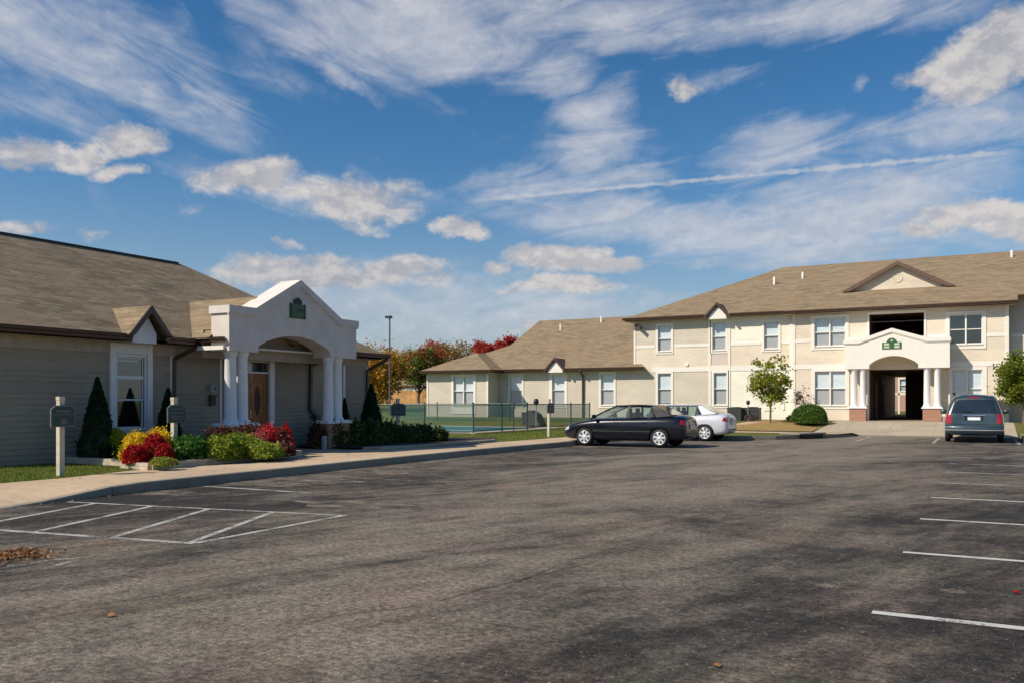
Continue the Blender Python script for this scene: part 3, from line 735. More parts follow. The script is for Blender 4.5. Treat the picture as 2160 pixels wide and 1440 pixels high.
mb = MB(); mb.box(21.15, 21.4, 0, .05, 1.95, 2.55, T); mb.build('wall_panel', 'blind', club)
window(club, T, 21.12, 21.44, .9, 1.85, 1, (.05, .05, .05, .05), .5, ('pane_dark', 'pane_dark'), False, 'white_paint') if False else None

# ------------------------------------------------------------------ FLATS (two storeys + wing)
flats = thing('apartment_building', 'cream two storey apartment block with lower one storey wing', 'building', (-10, 48.5, .5))
TA = TY(48.5); TC = TY(47.75); TB = TY(47.1)
zA = (3.11, 1.28); zU = (5.84, 4.38)
def ho(T0, p0, p1, z0, z1, Y): return (on_y(p0, Y), on_y(p1, Y), z0, z1)
YA, YC, YB = 48.5, 47.75, 47.1
HA = [ho(TA, a, b, z0, z1, YA) for a, b, z0, z1 in ((1388, 1416, 1.28, 3.11), (1388, 1416, 4.40, 5.86), (1506, 1533, 1.28, 3.09), (1503, 1531, 4.37, 5.93), (1612, 1642, 4.37, 5.82), (1268, 1295, 1.26, 3.12), (1165, 1191, 1.26, 3.10), (1076, 1101, 1.28, 3.12))]
uL, uM, uS = on_y(1337, YA), on_y(1495, YA), on_y(1541, YA)
def pickA(u, z):
    if u < uL: return 0
    if uM < u < uS: return 3
    if u < uM: return 0 if (z > 4.7 or z < 3.2) else 1
    return 2 if (z > 4.7 or z < 3.2) else 1
wall(flats, TA, -30.5, -18.14, .2, 3.5, HA[5:], ['siding_tan'], None, (), (), .16)
wall(flats, TA, -18.14, -9.0, .2, 6.25, HA[:5], ['siding_tan', 'siding_beige', 'siding_white', 'siding_rose'], pickA, (uM, uS), (3.2, 3.45, 4.68), .16)
# that single sheet runs behind the wing roof: trimmed visually by the roof; wing part needs only 3.3 m
HC = [ho(TC, a, b, z0, z1, YC) for a, b, z0, z1 in ((1719, 1784, 1.28, 3.06), (1718, 1783, 4.38, 5.84), (2009, 2072, 1.2, 3.02), (2003, 2072, 4.28, 5.72))]
oa, ob = -5.05, -2.5
HC += [(oa, ob, .2, 3.1), (oa, ob, 4.75, 5.92)]
def pickC(u, z):
    if u < -5.1: return 0 if (z > 4.7 or z < 3.2) else 1
    return 1
wall(flats, TC, -8.86, 1.18, .2, 6.2, HC, ['siding_beige', 'siding_beige', 'siding_white'], pickC, (), (3.2, 3.45, 4.68), .16)
wall(flats, TB, -32.0, -27.33, .2, 3.4, [ho(TB, a, b, z0, z1, YB) for a, b, z0, z1 in ((957, 999, 1.22, 3.06),)], ['siding_tan'], None, (), (), .16)
mb = MB()  # returns and rear shell
mb.quad((-8.86, 47.75, .2), (-8.86, 48.5, .2), (-8.86, 48.5, 6.3), (-8.86, 47.75, 6.3)); mb.quad((1.18, 47.75, .2), (1.18, 49.4, .2), (1.18, 49.4, 6.3), (1.18, 47.75, 6.3))
mb.quad((-27.33, 47.1, .2), (-27.33, 48.5, .2), (-27.33, 48.5, 3.4), (-27.33, 47.1, 3.4)); mb.quad((-32, 47.1, .2), (-32, 63, .2), (-32, 63, 3.4), (-32, 47.1, 3.4))
mb.quad((-18.14, 48.5, 3.3), (-18.14, 63, 3.3), (-18.14, 63, 6.3), (-18.14, 48.5, 6.3))
mb.each('wall', 'siding_tan', flats)
mb = MB(); mb.quad((-32, 63, .2), (oa, 63, .2), (oa, 63, 3.4), (-32, 63, 3.4)); mb.quad((-18.14, 63, 3.3), (8, 63, 3.3), (8, 63, 6.3), (-18.14, 63, 6.3)); mb.quad((ob, 63, .2), (9, 63, .2), (9, 63, 3.3), (ob, 63, 3.3))
mb.each('wall', 'siding_tan', flats)
wall(flats, TY(48.5), 1.18, 9, .2, 6.5, [], ['siding_tan', 'siding_beige'], lambda u, z: 0 if (z > 4.7 or z < 3.2) else 1, (), (3.2, 3.45, 4.68))
# breezeway
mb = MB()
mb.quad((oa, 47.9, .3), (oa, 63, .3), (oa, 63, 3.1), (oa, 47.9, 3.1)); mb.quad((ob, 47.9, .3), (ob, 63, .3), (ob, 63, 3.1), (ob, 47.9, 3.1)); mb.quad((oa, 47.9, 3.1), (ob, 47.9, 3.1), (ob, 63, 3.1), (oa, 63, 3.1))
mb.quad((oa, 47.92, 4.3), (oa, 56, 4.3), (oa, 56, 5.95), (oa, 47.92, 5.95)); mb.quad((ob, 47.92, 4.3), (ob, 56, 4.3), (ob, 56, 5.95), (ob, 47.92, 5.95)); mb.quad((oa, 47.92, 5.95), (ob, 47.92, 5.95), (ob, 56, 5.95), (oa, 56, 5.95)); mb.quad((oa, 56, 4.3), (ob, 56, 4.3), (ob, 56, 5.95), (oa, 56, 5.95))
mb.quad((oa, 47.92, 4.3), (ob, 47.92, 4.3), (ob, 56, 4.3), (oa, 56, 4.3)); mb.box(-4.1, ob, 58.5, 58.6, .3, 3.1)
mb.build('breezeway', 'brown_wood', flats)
mb = MB(); mb.quad((oa, 47.6, .515), (ob, 47.6, .515), (ob, 63.2, .52), (oa, 63.2, .52)); mb.build('breezeway_floor', 'concrete_kerb', flats)
mb = MB(); mb.bar((oa, 48.1, 5.55), (ob, 48.1, 5.55), .05); mb.build('rail', 'brown_metal', flats)
for y in (50.5, 54.0):
    mb = MB(); mb.box(oa, oa+.04, y, y+.95, .52, 2.6); d = mb.build('door', 'dark_wood', flats)
    MB().box(oa+.04, oa+.06, y+.06, y+.89, .58, 2.5).build('panel', 'soffit', d)
# windows
def wA(i, cols=1, **k): h = HA[i]; return window(flats, TA, *h, cols=cols, **k)
for i in range(8): wA(i, case=(.13, .13, .15, .18))
for i, h in enumerate(HC[:4]):
    if i == 3: window(flats, TC, *h, cols=2, case=(.17, .17, .15, .24), glass=('pane_dark', 'pane_dark'), blind=True, bdrop=.86)
    elif i == 2: window(flats, TC, *h, cols=2, case=(.15, .2, .15, .2), glass=('pane', 'pane'))
    else: window(flats, TC, *h, cols=2, case=(.17, .17, .15, .2))
h = ho(TB, 957, 999, 1.22, 3.06, YB); window(flats, TB, *h, cols=2, case=(.17, .17, .13, .55))
# trim bands
mb = MB()
def band(T0, u0, u1, z0, z1, holes, p=.02):
    xs = [u0]; hs = sorted([(h[0]-.18, h[1]+.18) for h in holes if h[2]-.25 < z1 and h[3]+.15 > z0 and h[0] > u0-.5 and h[1] < u1+.5])
    cur = u0
    for a, b in hs:
        if a > cur: mb.box(cur, a, 0, p, z0, z1, T0)
        cur = max(cur, b)
    if cur < u1: mb.box(cur, u1, 0, p, z0, z1, T0)
band(TA, uL, -9.0, 4.60, 4.76, HA); band(TA, -17.0, -9.0, 3.19, 3.45, []); band(TC, -8.72, 1.04, 3.19, 3.42, [HC[4]]); band(TC, -8.72, 1.04, 4.6, 4.76, HC[:4]+[HC[5]])
band(TY(48.5), 1.3, 9, 3.19, 3.42, []); band(TY(48.5), 1.3, 9, 4.6, 4.76, [])
for a in (uM, uS-.13): mb.box(a, a+.13, 0, .035, .3, 6.2, TA)
mb.box(uM+.13, uS-.13, 0, .03, 3.2, 3.5, TA); mb.box(uM+.13, uS-.13, 0, .03, 6.1, 6.25, TA)
mb.box(-8.86, -8.72, 0, .03, .3, 6.15, TC); mb.box(1.04, 1.18, 0, .03, .3, 6.15, TC); mb.box(uL, uL+.12, 0, .03, 3.6, 6.2, TA); mb.box(-9.16, -9.0, 0, .03, .3, 6.2, TA)
mb.box(-32, -31.88, 0, .03, .3, 3.2, TB); mb.box(-27.45, -27.33, 0, .03, .3, 3.2, TB)
mb.box(oa-.12, oa, 0, .03, .5, 3.1, TC); mb.box(ob, ob+.12, 0, .03, .5, 3.1, TC); mb.box(oa-.1, ob+.1, 0, .035, 5.93, 6.05, TC); mb.box(oa-.1, oa, 0, .03, 4.6, 5.92, TC); mb.box(ob, ob+.1, 0, .03, 4.6, 5.92, TC)
for i in (6,): h = HA[i]; mb.box(h[0]-.2, h[0]-.13, 0, .03, .35, 3.3, TA); mb.box(h[1]+.13, h[1]+.2, 0, .03, .35, 3.3, TA)
mb.each('trim', 'white_trim', flats)
# roofs
PIT = .457
def m1(x, y, z=None): return (x, y, z)
yr = 55.75; zr = 9.86
r2 = ribbon_roof(flats, [
    [(-18.62, 48.05, 6.34), (-9.32, 48.05, 6.34), (-9.32, yr, zr), (-10.95, yr, zr)],
    [(-9.32, 47.3, 6.24), (1.55, 47.3, 6.24), (1.55, yr, zr), (-9.32, yr, zr)],
    [(1.55, 48.05, 6.565), (12, 48.05, 6.565), (12, yr, zr), (1.55, yr, zr)],
    [(-18.62, 48.05, 6.34), (-10.95, yr, zr), (-18.62, 63.45, 6.34)],
    [(-18.62, 63.45, 6.34), (-10.95, yr, zr), (12, yr, zr), (12, 63.45, 6.34)]], 'shingle')
mb = MB(); mb.quad((-9.32, 47.3, 6.1), (-9.32, 48.05, 6.2), (-9.32, yr, zr), (-9.32, 47.3, 6.24)); mb.quad((1.55, 47.3, 6.1), (1.55, 48.05, 6.2), (1.55, 48.05, 6.56), (1.55, 47.3, 6.24)); mb.each('roof_return', 'shingle', r2)
zw = lambda y: 3.49+PIT*(y-48.05)
r1 = ribbon_roof(flats, [
    [(-32.45, 48.05, zw(48.05)), (-17.3, 48.05, zw(48.05)), (-18.15, 49.2, zw(49.2)), (-18.15, 56.5, zw(56.5)), (-28.45, 56.5, zw(56.5)), (-28.45, 52.05, zw(52.05))],
    [(-32.45, 48.05, zw(48.05)), (-28.45, 52.05, zw(52.05)), (-28.45, 61, zw(52.05)), (-32.45, 65, 3.49)],
    [(-28.45, 52.05, zw(52.05)), (-28.45, 56.5, zw(56.5)), (-28.45, 61, zw(52.05))],
    [(-32.45, 65, 3.49), (-28.45, 61, zw(52.05)), (-28.45, 56.5, zw(56.5)), (-18.15, 56.5, zw(56.5)), (-18.15, 65, 3.49)]], 'shingle')
xm = (-32.3-26.85)/2; pk = 46.65+2.72; zp = 3.45+PIT*2.72; yv = 48.05+(zp-3.49)/PIT
ribbon_roof(flats, [
    [(-32.3, 46.65, 3.45), (-26.85, 46.65, 3.45), (xm, pk, zp)],
    [(-26.85, 46.65, 3.45), (-26.85, 48.05, 3.50), (xm, yv+.05, zp+.0), (xm, pk, zp)],
    [(-32.3, 46.65, 3.45), (-32.3, 48.2, 3.5), (xm, yv+.05, zp), (xm, pk, zp)]], 'shingle')
gm, gn = (uM+uS)/2, (HA[6][0]+HA[6][1])/2
for a, b in (((-18.62, 48.05, 6.36), (gm-.72, 48.05, 6.36)), ((gm+.72, 48.05, 6.36), (-9.32, 48.05, 6.36)), ((gn+.7, 48.05, 3.51), (-17.3, 48.05, 3.51)), ((-9.4, 47.3, 6.26), (1.55, 47.3, 6.26)), ((1.55, 48.05, 6.58), (12, 48.05, 6.58)), ((-26.85, 48.05, 3.51), (gn-.7, 48.05, 3.51)), ((-32.3, 46.65, 3.47), (-26.8, 46.65, 3.47))):
    gutter(flats, a, b, (0, -1, 0), .15, .12)
gutter(flats, (-18.62, 48.05, 6.36), (-18.62, 63.4, 6.36), (-1, 0, 0)); gutter(flats, (-26.85, 46.65, 3.47), (-26.85, 48.0, 3.47), (1, 0, 0))
mb = MB(); mb.quad((-18.6, 48.07, 6.18), (-9.32, 48.07, 6.18), (-9.32, 48.5, 6.18), (-18.6, 48.5, 6.18)); mb.quad((-9.32, 47.32, 6.08), (1.5, 47.32, 6.08), (1.5, 47.8, 6.08), (-9.32, 47.8, 6.08)); mb.quad((1.55, 48.07, 6.42), (12, 48.07, 6.42), (12, 48.5, 6.42), (1.55, 48.5, 6.42))
mb.quad((-27, 48.07, 3.33), (-17.4, 48.07, 3.33), (-17.4, 48.5, 3.33), (-27, 48.5, 3.33)); mb.quad((-32.3, 46.67, 3.29), (-26.9, 46.67, 3.29), (-26.9, 48.5, 3.29), (-32.3, 48.5, 3.29)); mb.quad((-18.6, 48.07, 6.17), (-18.14, 48.07, 6.17), (-18.14, 63, 6.17), (-18.6, 63, 6.17))
mb.build('soffit', 'soffit', flats)
def smallgable(u, wd, zbase, ztop, ywall, yroof):
    fy = yroof-.12; mb = MB()
    back = yroof+(ztop-zbase)/PIT
    for s in (-1, 1): mb.quad((u, fy, ztop), (u+s*wd, fy, zbase-.02), (u+s*wd, yroof+.1, zbase), (u, back, ztop))
    g1 = mb.build('gable_roof', 'brown_wood', flats)
    mb = MB()
    for s in (-1, 1): mb.prism([(u, ztop+.03), (u+s*(wd+.04), zbase-.04), (u+s*(wd-.08), zbase-.10), (u, ztop-.14)], 0, .05, TY(fy))
    mb.build('rake_board', 'brown_metal', g1)
    mb = MB(); mb.prism([(u-.5, zbase-.16), (u+.5, zbase-.16), (u+.5, zbase+.0), (u+.3, zbase+.24), (u, ztop-.22), (u-.3, zbase+.24), (u-.5, zbase)], .0, .49, TY(ywall)); mb.build('gable_panel', 'white_trim', flats)
    if 0: mb.prism([(u-wd+.1, zbase-.32), (u+wd-.1, zbase-.32), (u+wd-.1, zbase-.02), (u+.18, ztop-.32), (u, ztop-.24), (u-.18, ztop-.32), (u-wd+.1, zbase-.02)], 0, .05, TY(ywall-.0)); mb.build('gable_panel', 'white_trim', flats)
smallgable((uM+uS)/2, .74, 6.24, 6.98, 48.5, 48.05)
smallgable((HA[6][0]+HA[6][1])/2, .72, 3.42, 4.16, 48.5, 48.05)
# large decorative gable on the roof
gu, gw, gzb, gzt, gyf = -3.9, 2.72, 7.47, 8.86, 50.15
mb = MB()
for s in (-1, 1): mb.quad((gu, gyf-.25, gzt), (gu+s*gw, gyf-.25, gzb-.02), (gu+s*gw, gyf+.3, gzb+.0), (gu, 53.6, gzt))
g2 = mb.build('gable_roof', 'shingle', flats)
mb = MB()
for s in (-1, 1): mb.prism([(gu, gzt+.04), (gu+s*(gw+.06), gzb-.06), (gu+s*(gw-.36), gzb-.06), (gu, gzt-.17)], 0, .06, TY(gyf-.25))
mb.build('rake_board', 'brown_wood', g2)
mb = MB(); mb.prism([(gu-2.35, gzb-.35), (gu+2.35, gzb-.35), (gu+2.35, gzb), (gu, gzt-.12), (gu-2.35, gzb)], -.1, 0, TY(gyf)); gp = mb.build('gable_panel', 'siding_beige', flats)
mb = MB(); mb.lathe([(.17, .0), (.2, .03), (.24, .03), (.25, 0)], 20, lambda x, y, z: (gu+x, gyf-z, 8.02+y)); mb.prism([(gu+.2*math.cos(k*math.pi/8), 8.02+.2*math.sin(k*math.pi/8)) for k in range(16)], 0, .012, TY(gyf)); mb.build('round_vent', 'siding_beige', gp)
for px, py, Y in ((1633, 576, 52.6), (1693, 570, 53.2), (2134, 540, 54.6)):
    x = on_y(px, Y); z = 6.3+.43*(Y-47.6)
    mb = MB(); mb.tube([(x, Y, z-.1), (x, Y, z+.42)], .055, 8); mb.build('vent_pipe', 'pvc', flats, True)
for px, Y in ((1182, 54.5), (1268, 55.6)):
    x = on_y(px, Y); mb = MB(); mb.tube([(x, Y, zw(Y)-.1), (x, Y, zw(Y)+.42)], .05, 8); mb.build('vent_pipe', 'pvc', flats, True)
x = on_y(1229, 48.4); downspout(flats, [(x, 47.98, 3.35), (x, 48.4, 3.05), (x, 48.43, .5)], .05)
mb = MB(); mb.bar((-17.95, 48.45, 5.95), (-17.55, 48.1, 5.75), .12, .16); mb.bar((-17.95, 48.5, 5.95), (-17.95, 48.3, 5.95), .1); mb.build('security_light', 'brown_metal', flats)
mb = MB(); mb.box(on_y(1446, YA), on_y(1452, YA), 0, .06, 3.52, 3.66, TA); mb.build('wall_light', 'lamp_globe', flats)
mb = MB(); mb.box(on_y(1650, YA), on_y(1655, YA), 0, .04, 1.0, 1.9, TA); mb.box(on_y(1612, YA), on_y(1630, YA), 0, .03, .95, 1.15, TA); mb.build('meter_board', 'siding_white', flats)
mb = MB(); mb.box(.35, 1.1, 46.9, 47.75, 1.15, 1.55); ac = mb.build('window_unit', 'ac_grey', flats)
PF = portico(flats, TY(46.6), -6.1, -1.32, 3.12, 4.56, (-3.88, 5.08), -5.42, -2.3, (-4.93, -2.70, 3.74), (-5.66, -5.24, -2.32, -1.86), ((-5.93, -5.02), (-2.56, -1.62)), 1.22, .5, 1.16, 'brick', ('white_trim', 'white_trim'))
TQ = TY(46.6)
mb = MB(); mb.box(-4.33, -3.45, 0, .03, 4.08, 4.40, TQ); mb.prism([(-3.89+.24*math.cos(k*math.pi/10), 4.38+.24*math.sin(k*math.pi/10)) for k in range(11)], 0, .03, TQ); pl = mb.build('plaque', 'plaque_green', PF)
mb = MB()
for a, b in ((-4.25, -4.0), (-3.77, -3.53)):
    for z in (4.12, 4.26): mb.box(a, b, .03, .036, z, z+.10, TQ)
mb.prism([(-3.89-.05, 4.44), (-3.89+.05, 4.44), (-3.89+.03, 4.54), (-3.89-.03, 4.54)], .03, .036, TQ)
mb.build('lettering', 'plaque_pale', pl)

# ------------------------------------------------------------------ house beyond the breezeway and behind the wooden fence
def backhouse(name, label, x0, x1, y, zt, ridge, wins):
    h = thing(name, label, 'building', ((x0+x1)/2, y, .9)); Tq = TY(y)
    wall(h, Tq, x0, x1, 0, zt, wins, ['brick_pink'], depth=.2)
    mb = MB(); mb.quad((x0, y, 0), (x0, y+9, 0), (x0, y+9, zt), (x0, y, zt)); mb.quad((x1, y, 0), (x1, y+9, 0), (x1, y+9, zt), (x1, y, zt)); mb.quad((x0, y+9, 0), (x1, y+9, 0), (x1, y+9, zt), (x0, y+9, zt)); mb.build('wall', 'brick_pink', h)
    ribbon_roof(h, [[(x0-.4, y-.4, zt), (x1+.4, y-.4, zt), (x1-2, y+4.5, ridge), (x0+2, y+4.5, ridge)], [(x1+.4, y-.4, zt), (x1+.4, y+9.4, zt), (x1-2, y+4.5, ridge)], [(x0-.4, y-.4, zt), (x0-.4, y+9.4, zt), (x0+2, y+4.5, ridge)], [(x0-.4, y+9.4, zt), (x1+.4, y+9.4, zt), (x1-2, y+4.5, ridge), (x0+2, y+4.5, ridge)]], 'shingle')
    for w in wins: window(h, Tq, *w, case=(.12, .12, .12, .15))
    return h
backhouse('brick_house', 'pink brick house seen through the open breezeway of the flats', -9, 3, 78, 6.5, 9, [(-5.9, -4.9, 2.3, 3.3)])
backhouse('brick_house', 'pinkish brick house rising behind the wooden fence and tree', -92, -66, 112, 3.9, 6.6, [(-74, -72.6, 2.0, 3.4), (-80, -78.4, 2, 3.4)])

pt = thing('rear_patio_post', 'white post and rail seen at the far end of the breezeway', 'post', (-5.0, 70, .7))
m_ = MB(); m_.box(-5.42, -5.30, 70, 70.12, .5, 2.2); m_.box(-6.6, -4.4, 70, 70.08, 1.95, 2.08); m_.build('post', 'white_trim', pt)
# ------------------------------------------------------------------ leafy things
def tree(name, label, base, height, crown_r, crown_z, leafm, nleaf, lsize, trunk_r=.12, limbs=6, seed=1, cat='tree', clumps=40, group=None, sq=.85, fork=.35, leafm2=None):
    rg = random.Random(seed); t = thing(name, label, cat, base, 0, group)
    bx, by, bz = base; fz = height*fork
    mb = MB(); top = Vector((bx+rg.uniform(-.05, .05)*height*.3, by, bz+height*.85))
    P = [Vector((bx, by, bz-.1)), Vector((bx+.02*height*rg.uniform(-1, 1), by, bz+fz*.6)), Vector((bx, by, bz+fz)), Vector((bx+rg.uniform(-.03, .03)*height, by, bz+height*.65)), top]
    mb.tube(P, [trunk_r, trunk_r*.85, trunk_r*.75, trunk_r*.4, trunk_r*.12], 8)
    tips = []
    for k in range(limbs):
        a = k*2.4+rg.uniform(-.3, .3); z0 = bz+fz*rg.uniform(.8, 1.3); L = crown_r*rg.uniform(.55, .95)
        p0 = Vector((bx, by, z0)); p2 = Vector((bx+math.cos(a)*L, by+math.sin(a)*L, z0+(height-fz)*rg.uniform(.25, .6))); p1 = (p0+p2)/2+Vector((0, 0, -.06*height*rg.random()))
        mb.tube([p0, p1, p2], [trunk_r*.5, trunk_r*.32, trunk_r*.08], 6); tips.append(p2)
    mb.build('trunk', 'bark', t, True)
    cz = bz+crown_z; hz = (bz+height-cz); m1 = MB(); m2 = MB() if leafm2 else None
    for k in range(clumps):
        while True:
            p = Vector((rg.uniform(-1, 1), rg.uniform(-1, 1), rg.uniform(-1, 1)))
            if .25 < p.length < 1: break
        p = p*(1+.15*rg.uniform(-1, 1)); lo = .75 if p.z < 0 else 1
        c = Vector((bx+p.x*crown_r*.86*lo, by+p.y*crown_r*.86*lo, cz+p.z*hz*sq)); cr = crown_r*rg.uniform(.16, .34)
        tgt = m2 if (m2 and (p.z > .1) != (rg.random() < .2)) else m1
        for i in range(nleaf//clumps):
            q = Vector((rg.gauss(0, .5), rg.gauss(0, .5), rg.gauss(0, .42)))*cr
            tgt.leaf(c+q, lsize, rg)
    cr1 = m1.build('crown', leafm, t)
    if m2: m2.build('crown', leafm2, t, label='upper part of the crown turned red')
    return t
# young maple on the mulch and the tree right of the van
yt = at_depth(1625, 889, 42.6)
tree('young_tree', 'slim young tree with sparse olive leaves beside white siding', (yt.x, yt.y, yt.z), 3.35, 1.3, 1.95, 'leaf_young', 2300, .10, .055, 11, 11, clumps=46, fork=.3)
tree('leafy_tree', 'bright green leafy tree standing to the right of the minivan', (1.72, 44.6, .45), 3.3, 1.5, 2.05, 'leaf_fresh', 9000, .085, .13, 7, 5, clumps=70, fork=.25)
# background trees
bt = [('autumn_tree', 'orange and green tree beside the clubhouse downspout', 797, 74, 5.9, 3.1, 3.2, 'leaf_orange', 12000, .13, 21, None),
      ('autumn_tree', 'forked autumn tree with red top and green lower leaves', 884, 86, 6.9, 2.9, 4.4, 'leaf_mixed', 10000, .14, 22, 'leaf_wine'),
      ('autumn_tree', 'dull brownish tree rising behind the wing roof edge', 955, 104, 8.6, 3.4, 4.6, 'leaf_dull', 9000, .16, 23, None),
      ('autumn_tree', 'small green gold tree low beside the cream wing', 922, 96, 5.2, 2.6, 2.9, 'leaf_orange', 7000, .14, 24, None),
      ('autumn_tree', 'dark green tree low behind the clubhouse corner', 772, 80, 4.9, 3.2, 2.5, 'leaf_mixed', 8000, .15, 25, None),
      ('red_tree', 'crimson tree top showing left of the wing roof slope', 1023, 92, 7.4, 1.6, 5.5, 'leaf_crimson', 9000, .11, 26, None),
      ('red_tree', 'crimson and green tree top just left of the wing ridge', 1070, 92, 7.7, 1.8, 5.7, 'leaf_crimson', 9000, .11, 27, 'leaf_crimson')]
for nm, lb, px, d, h, cr, cz, lm, nl, ls, sd, l2 in bt:
    p = at_depth(px, 845, d); z = gh(p.x, p.y)
    tree(nm, lb, (p.x, p.y, z), h, cr, cz, lm, nl, ls, .16, 7, sd, clumps=60 if nm != 'red_tree' else 38, group='autumn trees beyond the pool', leafm2=l2, fork=.22)
# hedge dome
def dome(name, label, c, rx, ry, h, lm, n, ls, seed, cat='bush', core='leaf_hedge', flat=0, rough=.12, stems=False, group=None):
    rg = random.Random(seed); o = thing(name, label, cat, c, 0, group); mb = MB()
    for i in range(n):
        a = rg.uniform(0, 2*math.pi); e = math.asin(rg.uniform(0, 1)); k = rg.uniform(.82, 1.0)+rg.gauss(0, rough*.3)
        k *= 1+(.22*rg.random() if rg.random() < .07 and rough > .05 else 0)
        k *= 1+rough*noise.noise(Vector((math.cos(a)*2+seed, math.sin(a)*2, e*3)))*1.6
        p = Vector((c[0]+math.cos(a)*math.cos(e)*rx*k, c[1]+math.sin(a)*math.cos(e)*ry*k, c[2]+.02+(math.sin(e)**.75)*h*k))
        mb.leaf(p, ls, rg, flat=flat)
    mb.build('foliage', lm, o)
    mb = MB(); mb.lathe([(math.cos(t*math.pi/12)*.72, math.sin(t*math.pi/12)*.74*h) for t in range(7)], 14, lambda x, y, z: (c[0]+x*rx, c[1]+y*ry, c[2]+z)); mb.build('stems', core, o)
    return o
p = at_depth(1707, 891, 41.5); dome('round_hedge', 'clipped round dark green hedge bush in front of the flats', (p.x, p.y, p.z), .86, .80, .90, 'leaf_hedge', 9000, .04, 31, rough=.04)
p = at_depth(1584, 885, 44); dome('small_bush', 'small brownish bush right of the air conditioners', (p.x, p.y, p.z), .32, .3, .3, 'leaf_twiggy', 600, .05, 32, core='leaf_twiggy')
p = at_depth(1668, 887, 42.5); dome('dark_plant', 'tiny dark plant between young tree and round hedge', (p.x, p.y, p.z), .22, .2, .25, 'leaf_juniper', 300, .05, 33, core='leaf_juniper')
p = at_depth(1690, 870, 45.5); tree('twiggy_shrub', 'sparse mauve brown shrub rising behind the round hedge', (p.x, p.y, .5), 1.75, .62, 1.25, 'leaf_twiggy', 330, .055, .02, 7, 34, cat='shrub', clumps=16, fork=.2)
p = at_depth(2150, 928, 30.6)
dome('low_plant', 'low dark plant on the kerb right of the minivan', (1.75, 35.9, .14), .3, .3, .22, 'leaf_juniper', 500, .05, 35, core='leaf_juniper')
# arborvitae
def arbor(label, x, y, h, r, seed):
    rg = random.Random(seed); o = thing('arborvitae', label, 'conifer', (x, y, .15), 0, 'cone shaped evergreens by the clubhouse wall'); mb = MB()
    for i in range(9000):
        t = rg.random()**1.25; a = rg.uniform(0, 2*math.pi)
        prof = math.sin(min(1, t*6+.35)*math.pi/2)*(1-t)**.8
        rr = r*prof*(rg.uniform(.70, 1.04)+(.14 if rg.random() < .05 else 0)+.22*noise.noise(Vector((math.cos(a)*3, math.sin(a)*3, t*9+seed))))
        mb.leaf((x+math.cos(a)*rr, y+math.sin(a)*rr, .15+.03+t*h), .038, rg)
    mb.build('foliage', 'leaf_arborvitae', o)
    mb = MB(); mb.lathe([(r*.75, .05), (r*.8, h*.2), (r*.4, h*.6), (.01, h*.92)], 12, lambda a, b, z: (x+a, y+b, .15+z)); mb.build('stems', 'leaf_arborvitae', o)
arbor('tallest dark cone evergreen left of the tall clubhouse window', -17.15, 12.35, 1.84, .44, 1)
arbor('dark cone evergreen between tall window and downspout', -17.2, 14.28, 1.62, .40, 2)
arbor('dark cone evergreen at the far right clubhouse corner', -17.05, 21.95, 1.86, .50, 3)
arbor('slim dark evergreen behind the right portico columns', -17.3, 20.95, 1.4, .26, 4)

# ------------------------------------------------------------------ flower bed
mb = MB()
mb.quad((-14.5, 11.6, .2), (-14.95, 16.1, .2), (-17.8, 16.2, .22), (-17.8, 12.1, .22), (-15.4, 12.0, .2)); struct(mb.build('flower_bed_soil', 'soil'))
mb = MB(); mb.quad((-14.9, 19.2, .19), (-14.35, 25.0, .19), (-15.6, 27.5, .17), (-17.8, 26.0, .19), (-17.8, 19.0, .2)); struct(mb.build('shrub_bed_soil', 'soil'))
def border(label, segs, h=.14, w=.13):
    o = thing('timber_border', label, 'edging', (segs[0][0], segs[0][1], .14))
    for a, b in zip(segs, segs[1:]):
        for k in range(2):
            m = MB(); z = .14+h/4+k*h/2; off = .006*k
            m.bar((a[0]+off, a[1], z), (b[0]+off, b[1], z), w-k*.012, h/2-.004); m.build('timber', 'timber', o)
border('low tan timber edging round the near flower bed', [(-17.75, 12.0), (-15.35, 11.95), (-15.30, 11.6), (-14.36, 11.5), (-14.80, 16.22), (-15.3, 16.3)])
border('low timber edging along the shaded shrub bed', [(-15.1, 19.1), (-14.55, 21.0), (-14.35, 25.2)], .08)
BZ = .22
def mum(name, label, px, py, d, r, h, lm, n=1800, ls=.03, seed=1, cat='flowers', core='leaf_green', extra=None, rough=.12, z=None):
    p = at_depth(px, py, d); c = (p.x, p.y, BZ if z is None else z)
    o = dome(name, label, c, r, r, h, lm, n, ls, seed, cat, core, rough=rough)
    if extra:
        rg = random.Random(seed+99); m = MB()
        em, en, es = extra
        for i in range(en):
            a = rg.uniform(0, 2*math.pi); e = math.asin(rg.uniform(.2, 1))
            m.leaf((c[0]+math.cos(a)*math.cos(e)*r*1.02, c[1]+math.sin(a)*math.cos(e)*r*1.02, c[2]+math.sin(e)**.75*h*1.03), es, rg, flat=.5)
        m.build('blossoms', em, o)
mum('yellow_mum', 'yellow mum mound left, shade put into its dull colour, close to the tall window', 242, 900, 19.2, .29, .68, 'petal_yellow_shaded', 2600, .028, 1, rough=.04)
mum('yellow_mum', 'bright yellow mums on the left, behind the red mums', 292, 900, 18.0, .36, .60, 'petal_yellow', 3400, .03, 2)
mum('yellow_mum', 'bright yellow mums touching the second sign post', 332, 900, 18.3, .34, .66, 'petal_yellow', 3400, .03, 3)
mum('red_mum', 'deep red mums at the left front corner of the bed', 288, 900, 17.4, .27, .37, 'petal_red', 2400, .03, 4)
mum('red_mum', 'tall deep red mums in the middle of the yellow mums', 328, 900, 17.75, .25, .58, 'petal_red', 2400, .03, 5)
mum('red_mum', 'small dark red mums just left of the second sign post', 346, 900, 17.5, .2, .38, 'petal_red', 1500, .03, 6)
